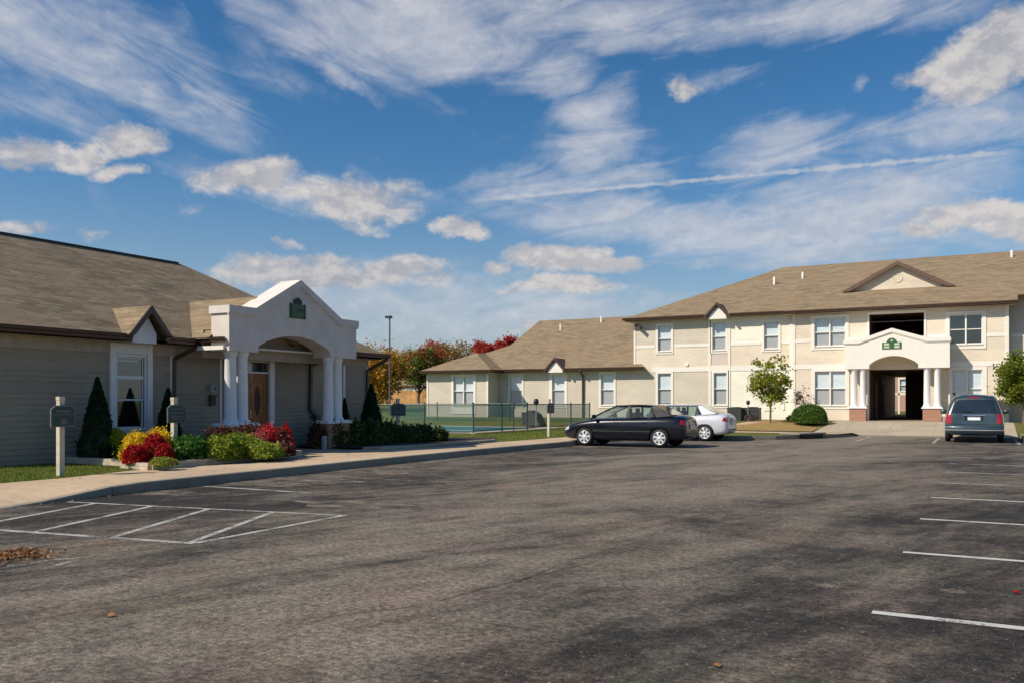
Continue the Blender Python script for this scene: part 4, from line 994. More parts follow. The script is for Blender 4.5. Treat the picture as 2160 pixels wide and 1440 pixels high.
mum('low_plant', 'low green and pink plant at the base of the second sign', 345, 900, 16.9, .26, .16, 'leaf_yellowgreen', 700, .03, 7, 'plant', extra=('petal_pink', 160, .022))
mum('green_shrub', 'bright green leafy shrub right of the second sign post', 396, 900, 18.4, .42, .5, 'leaf_green', 2200, .05, 8, 'shrub')
mum('green_shrub', 'fresh green shrub between the bright green and yellow green shrubs', 424, 900, 18.9, .40, .46, 'leaf_green', 1700, .05, 9, 'shrub')
mum('yellow_green_shrub', 'yellow green shrub spilling over the timber edging', 466, 900, 18.9, .50, .50, 'leaf_yellowgreen', 2600, .045, 10, 'shrub')
mum('yellow_green_shrub', 'second yellow green shrub dotted with white blossoms', 512, 900, 19.5, .50, .5, 'leaf_yellowgreen', 2200, .045, 12, 'shrub', extra=('petal_white', 60, .028))
mum('dusty_shrub', 'dusty red brown shrub below the left portico columns', 470, 900, 20.1, .5, .66, 'leaf_dusty', 2200, .045, 13, 'shrub', core='leaf_dusty')
mum('dusty_shrub', 'dusty reddish shrub in front of the oak doors', 530, 900, 20.7, .45, .68, 'leaf_dusty', 2000, .045, 14, 'shrub', core='leaf_dusty')
mum('pink_mum', 'pale pink flowers left of the scarlet clump', 548, 900, 19.9, .32, .6, 'petal_pink', 1300, .03, 15)
mum('scarlet_mum', 'brightest scarlet flower clump before the oak doors', 566, 900, 20.0, .24, .72, 'petal_scarlet', 1500, .03, 16)
mum('dark_red_shrub', 'dark red shrub at the right end of the bed', 582, 900, 20.6, .36, .62, 'leaf_dusty', 1800, .04, 17, 'shrub', core='leaf_dusty', extra=('petal_red', 300, .035))
mum('green_shrub', 'low dark green plants filling the bed before the doors', 556, 900, 19.3, .42, .34, 'leaf_yellowgreen', 1800, .04, 61, 'shrub', extra=('petal_white', 40, .025))
mum('green_shrub', 'low mixed green plants at the right end of the bed', 590, 900, 20.0, .36, .34, 'leaf_dusty', 1500, .04, 62, 'shrub', extra=('petal_pink', 60, .025))
mum('scarlet_mum', 'scarlet flowers high at the far right bed corner', 602, 900, 20.9, .2, .68, 'petal_red', 1000, .03, 18, extra=('petal_scarlet', 200, .03))
mum('scarlet_mum', 'low scarlet flowers hanging over the bed corner', 607, 900, 20.5, .17, .3, 'petal_scarlet', 800, .03, 19)
# shrubs right of the walk
for i, (px, d, r, h, lb, lm) in enumerate(((672, 24.6, .30, .62, 'reddish brown shrub against the right brick pier', 'leaf_dusty'), (700, 25.0, .42, .7, 'olive brown shrub right of the grey stub post', 'leaf_juniper'), (740, 25.6, .5, .68, 'dark juniper below the right end of the portico', 'leaf_juniper'),
        (782, 26.2, .52, .66, 'dark juniper under the corner evergreen', 'leaf_juniper'), (820, 27.3, .48, .6, 'dark juniper left of the third sign post', 'leaf_juniper'), (862, 27.6, .46, .52, 'dark juniper right of the third sign post', 'leaf_juniper'), (896, 28.2, .42, .5, 'dark juniper next to last of the row by the pool', 'leaf_juniper'), (924, 28.2, .33, .42, 'smallest dark juniper ending the row by the pool', 'leaf_juniper'))):
    mum('juniper_shrub', lb, px, 900, d, r, h, lm, 2200, .05, 40+i, 'shrub', core='leaf_juniper', z=.17, rough=.25)
q = at_depth(684, 945, 24.0); o = thing('stub_post', 'short pale grey stub post by the walkway shrubs', 'post', (q.x, q.y, .14)); m = MB(); m.lathe([(.07, .14), (.075, .5), (.06, .53), (0, .54)], 12, lambda a, b, z: (q.x+a, q.y+b, z)); m.build('stub', 'grey_box', o, True)

# ------------------------------------------------------------------ sign posts
def signpost(label, x, y, rot=0, kind=0):
    o = thing('sign_post', label, 'sign', (x, y, .13), rot, 'timber sign posts along the walk')
    m = MB(); m.box(-.05, .05, -.05, .05, -.1, 1.44); m.box(-.055, .055, -.055, .055, 1.385, 1.45); 
    m.build('post', 'post_wood', o, local=True)
    m = MB(); TS = lambda u, n, z: (.06+n, u, z)
    m.prism([(-.24, .90), (.24, .90), (.24, 1.22), (.15, 1.29), (-.15, 1.29), (-.24, 1.22)], 0, .03, TS); b = m.build('board', 'sign_grey', o, local=True)
    MATS[b.name] = Matrix.Identity(4)
    m = MB(); m.prism([(-.21, .925), (.21, .925), (.21, 1.21), (.14, 1.265), (-.14, 1.265), (-.21, 1.21)], .03, .033, TS); m.build('face', 'sign_green', b, local=True)
    m = MB()
    if kind == 0:
        m.box(-.19, .19, .034, .036, 1.115, 1.135, TS); m.box(-.14, .14, .034, .036, 1.165, 1.205, TS); m.box(-.05, .07, .034, .036, .95, 1.04, TS)
    else:
        for z, w in ((1.19, .15), (1.10, .18), (1.03, .17), (.98, .15)): m.box(-w, w, .034, .036, z, z+.03, TS)
    m.build('lettering', 'sign_grey', b, local=True)
    return o
signpost('nearest wooden sign post with dark green board, on the grass', -14.79, 9.9)
signpost('wooden sign post with striped green board, standing in the flowers', -15.35, 12.9 , 0, 1)
signpost('grey backed sign post among the dark junipers', -16.3, 22.35, R(-38), 1)
signpost('farthest sign post, seen nearly edge on before the pool fence', -14.62, 29.85, R(-8), 1)

# ------------------------------------------------------------------ pool and fence
mb = MB(); mb.quad((-30, 31, .135), (-18.75, 31, .135), (-18.75, 43, .135), (-30, 43, .135)); struct(mb.build('pool_deck', 'concrete_deck'))
mb = MB(); mb.quad((-28, 32.1, .145), (-19.7, 32.1, .145), (-19.7, 39.0, .145), (-28, 39.0, .145)); struct(mb.build('pool_water', 'pool_water'))
mb = MB(); mb.box(-18.75, -18.5, 30.8, 43.2, .05, .17); struct(mb.build('fence_footing', 'concrete_walk'))
fence = thing('pool_fence', 'dark green chain link fence round the swimming pool', 'fence', (-18.65, 36, .15))
cor = [(-31, 30.9), (-18.65, 30.9), (-18.65, 43.1), (-31, 43.1)]
for (a, b) in zip(cor, cor[1:]):
    a, b = Vector(a), Vector(b); L = (b-a).length; n = max(1, round(L/2.45))
    for k in range(n+1):
        if k == n and tuple(b) != (-31, 43.1): continue
        p = a.lerp(b, k/n); m = MB(); m.tube([(p.x, p.y, .05), (p.x, p.y, 1.4)], .035, 8); m.tube([(p.x, p.y, 1.4), (p.x, p.y, 1.44)], [.045, .02], 8); m.build('fence_post', 'fence_green', fence, True)
    m = MB(); m.tube([(a.x, a.y, 1.34), (b.x, b.y, 1.34)], .024, 6); m.tube([(a.x, a.y, .26), (b.x, b.y, .26)], .018, 6); m.build('rail', 'fence_green', fence)
    m = MB(); m.quad((a.x, a.y, .22), (b.x, b.y, .22), (b.x, b.y, 1.33), (a.x, a.y, 1.33)); m.build('mesh_panel', 'chain_mesh', fence)
o = thing('pool_sign', 'small dark board fixed low on the pool fence', 'sign', (-18.5, 34.2, .15), R(20)); m = MB(); m.prism([(-.22, .95), (.2, 1.02), (.26, 1.32), (-.2, 1.30)], 0, .03, lambda u, n, z: (n, u, z)); m.build('board', 'sign_green', o, local=True)
m = MB(); m.box(-.03, .0, -.03, .03, -.1, 1.2); m.build('post', 'fence_green', o, local=True)
p = at_depth(1131, 845, 45); o = thing('yard_light', 'dark round lamp on a thin post behind the pool fence', 'lamp', (p.x, p.y, .3)); m = MB(); m.tube([(p.x, p.y, .1), (p.x, p.y, 1.3)], .03, 6); m.build('post', 'grey_metal', o)
m = MB(); m.lathe([(0, 1.28), (.1, 1.32), (.15, 1.45), (.1, 1.6), (0, 1.63)], 12, lambda a, b, z: (p.x+a, p.y+b, z)); m.build('lamp_head', 'black', o, True)
p2 = at_depth(1112, 878, 46.5); o = thing('equipment_box', 'dark square equipment box behind the pool fence', 'utility box', (p2.x, p2.y, .3)); m = MB(); m.box(p2.x-.22, p2.x+.22, p2.y-.22, p2.y+.22, .15, .85); m.box(p2.x-.24, p2.x+.24, p2.y-.24, p2.y+.24, .85, .9); m.build('casing', 'ac_grey', o); m = MB(); [m.box(p2.x-.19, p2.x+.19, p2.y-.235, p2.y-.22, .3+k*.09, .34+k*.09) for k in range(6)]; m.build('grille', 'dark_metal', o)
p3 = at_depth(1132, 880, 46); o = thing('covered_grill', 'sloping dark green cover right of the equipment box', 'cover', (p3.x, p3.y, .3)); m = MB(); m.prism([(p3.x-.45, .2), (p3.x+.4, .2), (p3.x+.1, .8), (p3.x-.25, 1.0), (p3.x-.45, .95)], -.4, .4, TY(p3.y)); m.build('cover', 'ac_grey', o)

# street light
p = at_depth(822, 845, 62); o = thing('street_light', 'tall grey street light pole beyond the clubhouse corner', 'street light', (p.x, p.y, .3))
m = MB(); m.tube([(p.x, p.y, 0), (p.x, p.y, 7.45)], [.075, .055], 10); m.build('pole', 'dark_metal', o, True)
m = MB(); m.box(p.x-.32, p.x+.12, p.y-.16, p.y+.16, 7.42, 7.58); m.build('lamp_head', 'dark_metal', o)
# wooden fence far away
fw = thing('wooden_fence', 'orange brown board fence far behind the pool', 'fence', (-70, 104, .9))
a, b = at_depth(740, 845, 118), at_depth(960, 845, 112)
L = (b-a).length; n = int(L/.9)
for k in range(n):
    q0 = a.lerp(b, k/n); q1 = a.lerp(b, (k+.97)/n); m = MB(); z = gh(q0.x, q0.y)+.05; m.bar((q0.x, q0.y, z+.95), (q1.x, q1.y, z+.95), .05, 1.8+.05*math.sin(k*3)); m.build('fence_panel', 'cedar', fw)

# air conditioners at the flats
for lb, px in (('left of two dark grey air conditioners by white wall', 1552), ('right of two dark grey air conditioners by white wall', 1588)):
    p = at_depth(px, 883, 45.3); o = thing('air_conditioner', lb, 'air conditioner', (p.x, p.y, .5), 0, 'air conditioners by the flats')
    m = MB(); m.box(-.36, .36, -.36, .36, 0, .62); m.build('casing', 'ac_grey', o, local=True)
    m = MB()
    for k in range(9): m.box(-.33, .33, -.372, -.36, .05+k*.06, .075+k*.06); m.box(.36, .372, -.33, .33, .05+k*.06, .075+k*.06)
    m.build('grille', 'dark_metal', o, local=True)
    m = MB(); m.box(-.38, .38, -.38, .38, .62, .66); m.lathe([(.3, .66), (.28, .69), (.05, .70), (0, .70)], 16); m.build('fan_cover', 'dark_metal', o, local=True)
p = at_depth(1578, 880, 45); o = thing('meter_post', 'thin post with a dark round meter above the air conditioners', 'meter', (p.x, p.y, .5)); m = MB(); m.tube([(p.x, p.y, .4), (p.x, p.y, 1.35)], .02, 6); m.build('post', 'grey_metal', o); m = MB(); m.lathe([(0, 1.3), (.09, 1.33), (.10, 1.5), (0, 1.54)], 10, lambda a, b, z: (p.x+a, p.y+b, z)); m.build('meter', 'black', o, True)
# storm drain
o = thing('storm_drain', 'kerb storm drain with mouth shade as a black block near the corner', 'drain', (-5.92, 35.9, 0), R(64))
m = MB(); m.box(-.85, .85, -.06, .9, .18, .23); m.build('lid', 'concrete_kerb', o, local=True); m = MB(); m.box(-.7, .7, -.02, .3, .01, .18); m.build('mouth_shade', 'black', o, local=True)  # solid black block stands in for shade inside the drain mouth
# utility pedestal left of van
q = at_depth(1996, 905, 36.2); o = thing('utility_pedestal', 'narrow tan pedestal box just left of the minivan', 'utility box', (q.x, q.y, .15)); m = MB(); m.box(q.x-.13, q.x+.1, q.y-.1, q.y+.1, .1, .85); m.build('casing', 'soffit', o); m = MB(); m.box(q.x-.16, q.x+.12, q.y-.12, q.y+.12, .85, .95); m.build('cap', 'pvc', o)

# ------------------------------------------------------------------ vehicles
def evalmesh(o):
    dg = bpy.context.evaluated_depsgraph_get(); dg.update(); ev = o.evaluated_get(dg); me = bpy.data.meshes.new_from_object(ev); return me
def loft_body(name, stations, ring, mat, root, arches, ar, width, smooth=True):
    """stations: (x_low, x_high, params..) ; ring(station)->list of (y,z,xw) for half section, xw 0..1 blends x_low->x_high"""
    vs = []; fs = []; k = None
    for st in stations:
        half = ring(st); full = [(y, z, w) for y, z, w in half]+[(-y, z, w) for y, z, w in reversed(half) if y > 1e-6]
        k = len(full); vs += [(st[0]+(st[1]-st[0])*w, y, z) for y, z, w in full]
    for i in range(len(stations)-1):
        for j in range(k): fs.append((i*k+j, (i+1)*k+j, (i+1)*k+(j+1) % k, i*k+(j+1) % k))
    fs.append(list(range(k))); fs.append(list(range((len(stations)-1)*k, len(stations)*k))[::-1])
    me = bpy.data.meshes.new(name); me.from_pydata(vs, [], fs); o = bpy.data.objects.new(name, me); COL.objects.link(o)
    bm = bmesh.new(); bm.from_mesh(me); bmesh.ops.recalc_face_normals(bm, faces=bm.faces); bm.to_mesh(me); bm.free()
    s = o.modifiers.new('s', 'SUBSURF'); s.levels = 2; s.render_levels = 2
    cut = MB()
    for ax in arches:
        for sy in (-1, 1):
            cut.lathe([(0, 0), (ar, 0), (ar, .36), (0, .36)], 28, lambda x, y, z: (ax+x, sy*(width-.30)+sy*z, ar*.86+y*1.0))
    cme = bpy.data.meshes.new('cut'); cme.from_pydata(cut.v, [], cut.f); co = bpy.data.objects.new('cut', cme); COL.objects.link(co)
    bm = bmesh.new(); bm.from_mesh(cme); bmesh.ops.remove_doubles(bm, verts=bm.verts, dist=1e-5); bmesh.ops.recalc_face_normals(bm, faces=bm.faces); bm.to_mesh(cme); bm.free()
    b = o.modifiers.new('b', 'BOOLEAN'); b.operation = 'DIFFERENCE'; b.object = co; b.solver = 'EXACT'
    me2 = evalmesh(o); bpy.data.objects.remove(o); bpy.data.objects.remove(co)
    me2.materials.clear(); me2.materials.append(M[mat]); me2.materials.append(M['rubber'])
    for p in me2.polygons:
        c = p.center; p.material_index = 0; p.use_smooth = True
        for ax in arches:
            r = math.hypot(c.x-ax, c.z-ar*.86)
            if r < ar+.004 and abs(c.y) < width-.03: 
                if abs(r-ar) < .01 or abs(p.normal.y) > .9 and abs(c.y) < width-.25: p.material_index = 1; p.use_smooth = False
    me2.name = name
    o2 = bpy.data.objects.new('body', me2); COL.objects.link(o2); o2.parent = root
    bm = bmesh.new(); bm.from_mesh(me2); bv = BVHTree.FromBMesh(bm); bm.free()
    return o2, bv
def patch(bv, quad, side, off=.004, nu=8, nv=4, axis='y'):
    """conforming grid: quad = 4 corners in (x,z) for side panels, (y,z) for axis x; side = +1/-1 cast from that side"""
    mb = MB(); a, b, c, d = [Vector(q) for q in quad]; idx = {}
    for j in range(nv+1):
        for i in range(nu+1):
            p = a.lerp(b, i/nu).lerp(d.lerp(c, i/nu), j/nv)
            if axis == 'y': org = Vector((p[0], side*3, p[1])); dr = Vector((0, -side, 0))
            else: org = Vector((side*5, p[0], p[1])); dr = Vector((-side, 0, 0))
            hit = bv.ray_cast(org, dr)
            if hit[0] is None: continue
            idx[(i, j)] = len(mb.v); mb.v.append(hit[0]-dr*off)
    for j in range(nv):
        for i in range(nu):
            ks = [(i, j), (i+1, j), (i+1, j+1), (i, j+1)]
            if all(k in idx for k in ks):
                P = [mb.v[idx[k]] for k in ks]
                if max((P[0]-P[2]).length, (P[1]-P[3]).length) < .6: mb.f.append([idx[k] for k in ks]); mb.m.append(0)
    return mb
def wheel(root, x, y, r, side, spokes=7, w=.19):
    m = MB(); Tw = lambda a, b, z: (x+a, y+side*z, r+b)
    m.lathe([(r*.62, -.0), (r*.9, .0-w/2+.1), (r*.97, -w+.03), (r, -w*.8), (r, -w*.2), (r*.97, -.02), (r*.9, .0), (r*.68, .004), (r*.62, -.02)], 30, Tw)
    o = m.build('wheel', 'rubber', root, True, local=True); MATS[o.name] = Matrix.Identity(4)
    m = MB(); m.lathe([(0, -.05), (r*.66, -.05)], 24, Tw); m.build('gap_shade_disc', 'black', o, local=True)  # black disc painted in for the shade between the hubcap spokes
    m = MB(); m.lathe([(r*.58, -.03), (r*.60, .0), (r*.66, .008), (r*.69, -.01)], 30, Tw); m.lathe([(0, .02), (r*.12, .018), (r*.17, .0)], 16, Tw)
    for k in range(spokes):
        a = 2*math.pi*k/spokes+.3; ca, sa = math.cos(a), math.sin(a)
        for q0, q1 in ((1, 1),):
            w0, w1 = r*.09, r*.135
            P = [(r*.1, -w0), (r*.62, -w1), (r*.62, w1), (r*.1, w0)]
            m.quad(*[Tw(u*ca-v*sa, u*sa+v*ca, .012 if u < r*.3 else .002) for u, v in P])
    m.build('hubcap', 'hubcap', o, True, local=True)
def cx(x): return 1.65+(x-1.65)*.78 if x > 1.65 else (-1.7+(x+1.7)*.72 if x < -1.7 else x)
def sedan(name, label, loc, rotz, paint, tail2='tail_amber'):
    root = thing(name, label, 'car', loc, rotz)
    S = [(-2.30, -2.30, .46, .60, .62, .74), (-2.27, -2.24, .32, .74, .72, .93), (-2.10, -2.05, .26, .82, .84, 1.03), (-1.7, -1.7, .22, .865, .88, 1.045), (-1.3, -1.3, .2, .88, .89, 1.03), (-.7, -.7, .19, .885, .88, .99),
         (0, 0, .19, .885, .87, .965), (.75, .75, .19, .885, .85, .955), (1.15, 1.15, .2, .875, .82, .91), (1.6, 1.6, .21, .85, .76, .83), (1.95, 1.95, .22, .80, .67, .755), (2.2, 2.2, .24, .71, .57, .66), (2.31, 2.31, .3, .60, .5, .58), (2.35, 2.35, .36, .46, .46, .52)]
    def ring(s):
        _, _, zb, w, zs, zt = s
        return [(0, zb, 0), (w*.8, zb, 0), (w*.955, zb+.05, 0), (w*.995, zb+(zs-zb)*.45, 0), (w, zs-.10, 0), (w*.96, zs, 0), (w*.86, zs+(zt-zs)*.7, 0), (w*.5, zt, 0), (0, zt+.012, 0)]
    S = [(cx(q[0]), cx(q[1]))+tuple(q[2:]) for q in S]
    body, bv = loft_body('body', S, ring, paint, root, (-1.31, 1.30), .345, .88)
    roofz = 1.395
    # roof panel
    m = MB(); K = 8; rows = []
    for i in range(K+1):
        t = i/K; x = .22-1.22*t; zz = roofz-.03*(2*t-1)**2*1.3
        rows.append([(x+(.06 if abs(j-4) > 3 else 0)*(1 if t < .5 else -1)*abs(2*t-1), (j-4)/4*.60, zz-.035*((j-4)/4)**2-.03*(abs(j-4) == 4)) for j in range(9)])
    vs = [p for r_ in rows for p in r_]; m.add(vs, [(i*9+j, i*9+j+1, (i+1)*9+j+1, (i+1)*9+j) for i in range(K) for j in range(8)])
    m.add([(a, b, c-.03) for a, b, c in vs], [(i*9+j, (i+1)*9+j, (i+1)*9+j+1, i*9+j+1) for i in range(K) for j in range(8)])
    m.build('roof', paint, root, True, local=True)
    Tf, Tr = (.24, .585, 1.335), (-1.0, .585, 1.335)
    for s in (-1, 1):
        m = MB(); m.tube([(1.12, s*.735, .90), (.68, s*.66, 1.15), (.24, s*.585, 1.335)], [.03, .028, .028], 6); m.tube([(.24, s*.585, 1.335), (-.4, s*.60, 1.355), (-1.0, s*.585, 1.335)], .028, 6); m.build('pillar', paint, root, True, local=True)
        m = MB(); m.bar((-.15, s*.775, .93), (-.22, s*.60, 1.34), .07, .03, (0, 1, 0)); m.bar((-.92, s*.765, .95), (-.96, s*.62, 1.3), .045, .025, (0, 1, 0)); m.build('pillar', 'black', root, local=True)
        m = MB(); m.quad((-1.18, s*.765, .98), (-1.72, s*.70, 1.03), (-1.45, s*.66, 1.15), (-1.12, s*.60, 1.32), (-.98, s*.585, 1.35), (-.96, s*.60, 1.30)); m.quad((-1.72, s*.70, 1.03), (-1.62, s*.60, 1.06), (-1.02, s*.50, 1.36), (-1.12, s*.60, 1.32), (-1.45, s*.66, 1.15)); m.build('rear_pillar', 'paint_pillar' if paint == 'paint_black' else paint, root, local=True)
        m = MB(); m.quad((1.02, s*.775, .93), (-.15, s*.785, .94), (-.22, s*.605, 1.325), (.26, s*.60, 1.315)); m.build('side_window', 'car_glass', root, local=True)
        m = MB(); m.quad((-.15, s*.785, .94), (-1.18, s*.775, .985), (-.98, s*.61, 1.30), (-.22, s*.605, 1.325)); m.build('side_window', 'car_glass', root, local=True)
        for c in ((.25, .62), (.2, 1.0)): pass
        # mouldings, seams, handles, lamps
        patch(bv, [(1.0, .50), (-.02, .50), (-.02, .535), (1.0, .535)], s, .012, 10, 1).build('side_moulding', 'dark_metal' if paint != 'paint_white' else 'grey_metal', root, local=True)
        patch(bv, [(-.06, .50), (-1.0, .50), (-1.0, .535), (-.06, .535)], s, .012, 10, 1).build('side_moulding', 'dark_metal' if paint != 'paint_white' else 'grey_metal', root, local=True)
        for x0, x1 in ((.98, .98), (-.03, -.05)):
            patch(bv, [(x0, .26), (x0+.014, .26), (x1+.014, .9), (x1, .9)], s, .003, 1, 10).build('door_seam', 'black', root, local=True)
        patch(bv, [(-.98, .9), (-.966, .9), (-.9, .62), (-.914, .62)], s, .003, 1, 6).build('door_seam', 'black', root, local=True)
        for hx in (.12, -.86): patch(bv, [(hx, .79), (hx+.15, .79), (hx+.15, .825), (hx, .825)], s, .02, 3, 1).build('door_handle', paint, root, local=True)
        patch(bv, [(cx(-2.05), .76), (cx(-2.29), .74), (cx(-2.26), .88), (cx(-2.09), .90)], s, .006, 8, 4).build('taillight', 'tail_red', root, local=True)
        patch(bv, [(s*.46, .72), (s*.80, .72), (s*.80, .89), (s*.46, .88)], -1, .006, 6, 4, 'x').build('taillight', 'tail_red' if paint == 'paint_black' else tail2, root, local=True)
        patch(bv, [(cx(1.98), .56), (cx(2.30), .50), (cx(2.27), .58), (cx(2.0), .69)], s, .006, 8, 3).build('headlight', 'lamp_clear', root, local=True)
        m = MB(); TT = lambda x, y, z: (.90+x*.5, s*(.86+.07)+y, 1.0+z)
        m.lathe([(0, -.06), (.07, -.055), (.10, -.02), (.105, .04), (.07, .07), (0, .075)], 12, lambda x, y, z: (.92+x*.75, s*.94+y*1.0, .985+z)); m.bar((.9, s*.80, .95), (.91, s*.90, .96), .05, .03); m.build('mirror', paint, root, True, local=True)
    m = MB(); m.quad((1.15, -.70, .915), (1.15, .70, .915), (.26, .57, 1.35), (.26, -.57, 1.35)); m.build('windshield', 'car_glass', root, local=True)
    m = MB(); m.quad((-1.68, -.62, 1.06), (-1.68, .62, 1.06), (-1.0, .54, 1.37), (-1.0, -.54, 1.37)); m.build('rear_window', 'van_glass', root, local=True)
    patch(bv, [(-.26, .60), (.26, .60), (.26, .74), (-.26, .74)], -1, .02, 3, 2, 'x').build('licence_plate', 'plate', root, local=True)
    patch(bv, [(-.75, .42), (.75, .42), (.75, .45), (-.75, .45)], -1, .008, 8, 1, 'x').build('bumper_strip', 'black', root, local=True)
    patch(bv, [(-.4, .50), (.4, .50), (.4, .56), (-.4, .56)], 1, .008, 6, 1, 'x').build('grille', 'black', root, local=True)
    for sx in (.05, -.75):
        for sy in (-.37, .37):
            m = MB(); m.box(sx-.24, sx-.12, sy-.2, sy+.2, .85, 1.12); m.box(sx-.22, sx-.14, sy-.11, sy+.11, 1.12, 1.26); m.build('seat', 'seat_cloth', root, local=True)
    m = MB(); m.tube([(.42, .37+.18*math.cos(t*math.pi/6), 1.0+.16*math.sin(t*math.pi/6)) for t in range(13)], .013, 5); m.build('steering_wheel', 'black', root, local=True)
    for x in (-1.31, 1.30):
        for s in (-1, 1): wheel(root, x, s*.865, .31, s)
    return root
def heading(): pass
# cars face -X (nose to the kerb): local +x -> world -X
sedan('black_car', 'black four door sedan with silver hubcaps parked nose to kerb', (-10.36, 27.36, 0), R(180), 'paint_black')
sedan('white_car', 'white sedan half hidden behind the black car', (-10.35, 32.5, 0), R(180), 'paint_white')
def minivan():
    root = thing('minivan', 'dark blue grey minivan seen from behind, facing the flats', 'van', (-.22, 37.55, 0), R(90))
    S = [(-2.46, -2.20, .46, .78, 1.60), (-2.42, -2.12, .34, .90, 1.66), (-2.25, -1.98, .27, .955, 1.72), (-1.7, -1.6, .24, .975, 1.755), (-.8, -.8, .23, .985, 1.765), (.1, .1, .23, .985, 1.755), (.75, .45, .23, .98, 1.70), (1.25, .62, .24, .97, 1.60), (1.7, 1.0, .26, .95, 1.30), (2.1, 1.6, .3, .88, 1.08), (2.38, 2.15, .34, .72, .88), (2.44, 2.35, .42, .55, .74)]
    def ring(s):
        _, _, zb, w, zt = s; k = (zt-.95) if zt > 1.2 else max(zt-.78, .05)*.9; zs = zt-k
        return [(0, zb, 0), (w*.8, zb, 0), (w*.97, zb+.06, 0), (w, .55 if zs > .6 else zs*.8, .0), (w*.99, zs-.1, .1), (w*.965, zs+.03, .2), (w*.86, zs+k*.5, .6), (w*.75, zs+k*.82, .92), (w*.62, zs+k*.95, 1), (w*.3, zt, 1), (0, zt+.008, 1)]
    body, bv = loft_body('body', S, ring, 'paint_blue', root, (-1.42, 1.50), .36, .97)
    patch(bv, [(-.74, 1.06), (.74, 1.06), (.60, 1.55), (-.60, 1.55)], -1, .006, 16, 8, 'x').build('rear_window', 'van_glass', root, local=True)
    patch(bv, [(-.16, 1.61), (.16, 1.61), (.15, 1.655), (-.15, 1.655)], -1, .01, 4, 1, 'x').build('brake_light', 'tail_red', root, local=True)
    for s in (-1, 1):
        patch(bv, [(s*.70, .70), (s*.885, .70), (s*.89, 1.05), (s*.74, 1.05)], -1, .008, 5, 8, 'x').build('taillight', 'tail_red', root, local=True)
        patch(bv, [(-2.2, .72), (-2.45, .72), (-2.36, 1.05), (-2.2, 1.05)], s, .008, 5, 6).build('taillight', 'tail_red', root, local=True)
        for x0, x1, a0, a1 in ((-2.1, -1.25, -1.95, -1.25), (-1.2, -.1, -1.2, -.12), (-.05, 1.1, -.08, .62)):
            patch(bv, [(x0, 1.06), (x1, 1.06), (a1, 1.50), (a0, 1.50)], s, .006, 10, 6).build('side_window', 'van_glass', root, local=True)
        m = MB(); m.tube([(-1.95, s*.66, 1.74), (-1.85, s*.66, 1.80), (.0, s*.68, 1.81), (.15, s*.68, 1.75)], .022, 6); m.build('roof_rail', 'black', root, True, local=True)
        m = MB(); m.lathe([(0, -.07), (.08, -.065), (.12, -.02), (.12, .06), (.07, .09), (0, .095)], 12, lambda x, y, z: (1.05+x*.6, s*1.09+y, 1.08+z)); m.bar((1.05, s*.93, 1.03), (1.05, s*1.05, 1.05), .05, .03); m.build('mirror', 'paint_blue', root, True, local=True)
        patch(bv, [(-.1, .84), (.06, .84), (.06, .875), (-.1, .875)], s, .02, 3, 1).build('door_handle', 'paint_blue', root, local=True)
        patch(bv, [(2.05, .62), (2.4, .58), (2.3, .72), (2.05, .80)], s, .006, 6, 3).build('headlight', 'lamp_clear', root, local=True)
    # tailgate seam, plate, bumper
    m = patch(bv, [(-.30, .80), (.30, .80), (.30, .97), (-.30, .97)], -1, .004, 4, 3, 'x').build('plate_recess', 'black', root, local=True)
    m = patch(bv, [(-.20, .815), (.20, .815), (.20, .935), (-.20, .935)], -1, .014, 4, 3, 'x').build('licence_plate', 'plate', root, local=True); pp = m
    patch(bv, [(-.19, .915), (.19, .915), (.19, .93), (-.19, .93)], -1, .018, 4, 1, 'x').build('plate_strip', 'plate_blue', root, local=True)
    patch(bv, [(-.36, .985), (.36, .985), (.34, 1.01), (-.34, 1.01)], -1, .03, 6, 1, 'x').build('tailgate_handle', 'chrome', root, local=True)
    for a, b in ((( -.72, .665), (.72, .677)),): patch(bv, [(a[0], .66), (b[0], .66), (b[0], .672), (a[0], .672)], -1, .004, 10, 1, 'x').build('tailgate_seam', 'black', root, local=True)
    m = MB(); pr = []
    for i in range(17):
        y = -.93+1.86*i/16; x = -2.47+.16*abs(i/8-1)**3; pr.append((x, y))
    rows = [(0, .30), (-.06, .36), (-.085, .46), (-.08, .56), (-.05, .62), (.06, .635)]
    m.add([(x+dx, y, z) for dx, z in rows for x, y in pr], [(j*17+i, j*17+i+1, (j+1)*17+i+1, (j+1)*17+i) for j in range(5) for i in range(16)]); m.build('bumper', 'paint_blue', root, True, local=True)
    m = MB(); m.add([(x-.004+dx, y, z) for dx, z in ((-.085, .445), (-.082, .475)) for x, y in pr], [(i, i+1, 17+i+1, 17+i) for i in range(16)]); m.build('bumper_strip', 'grey_metal', root, local=True)
    m = MB(); m.bar((-2.36, .05, 1.10), (-2.33, .5, 1.14), .018, .02); m.build('wiper', 'black', root, local=True)
    for x in (-1.42, 1.50):
        for s in (-1, 1): wheel(root, x, s*.955, .335, s, 5, .21)
    for sx in (-.9, .3):
        for sy in (-.42, .42): m = MB(); m.box(sx-.1, sx, sy-.2, sy+.2, .9, 1.2); m.build('seat', 'seat_cloth', root, local=True)
minivan()

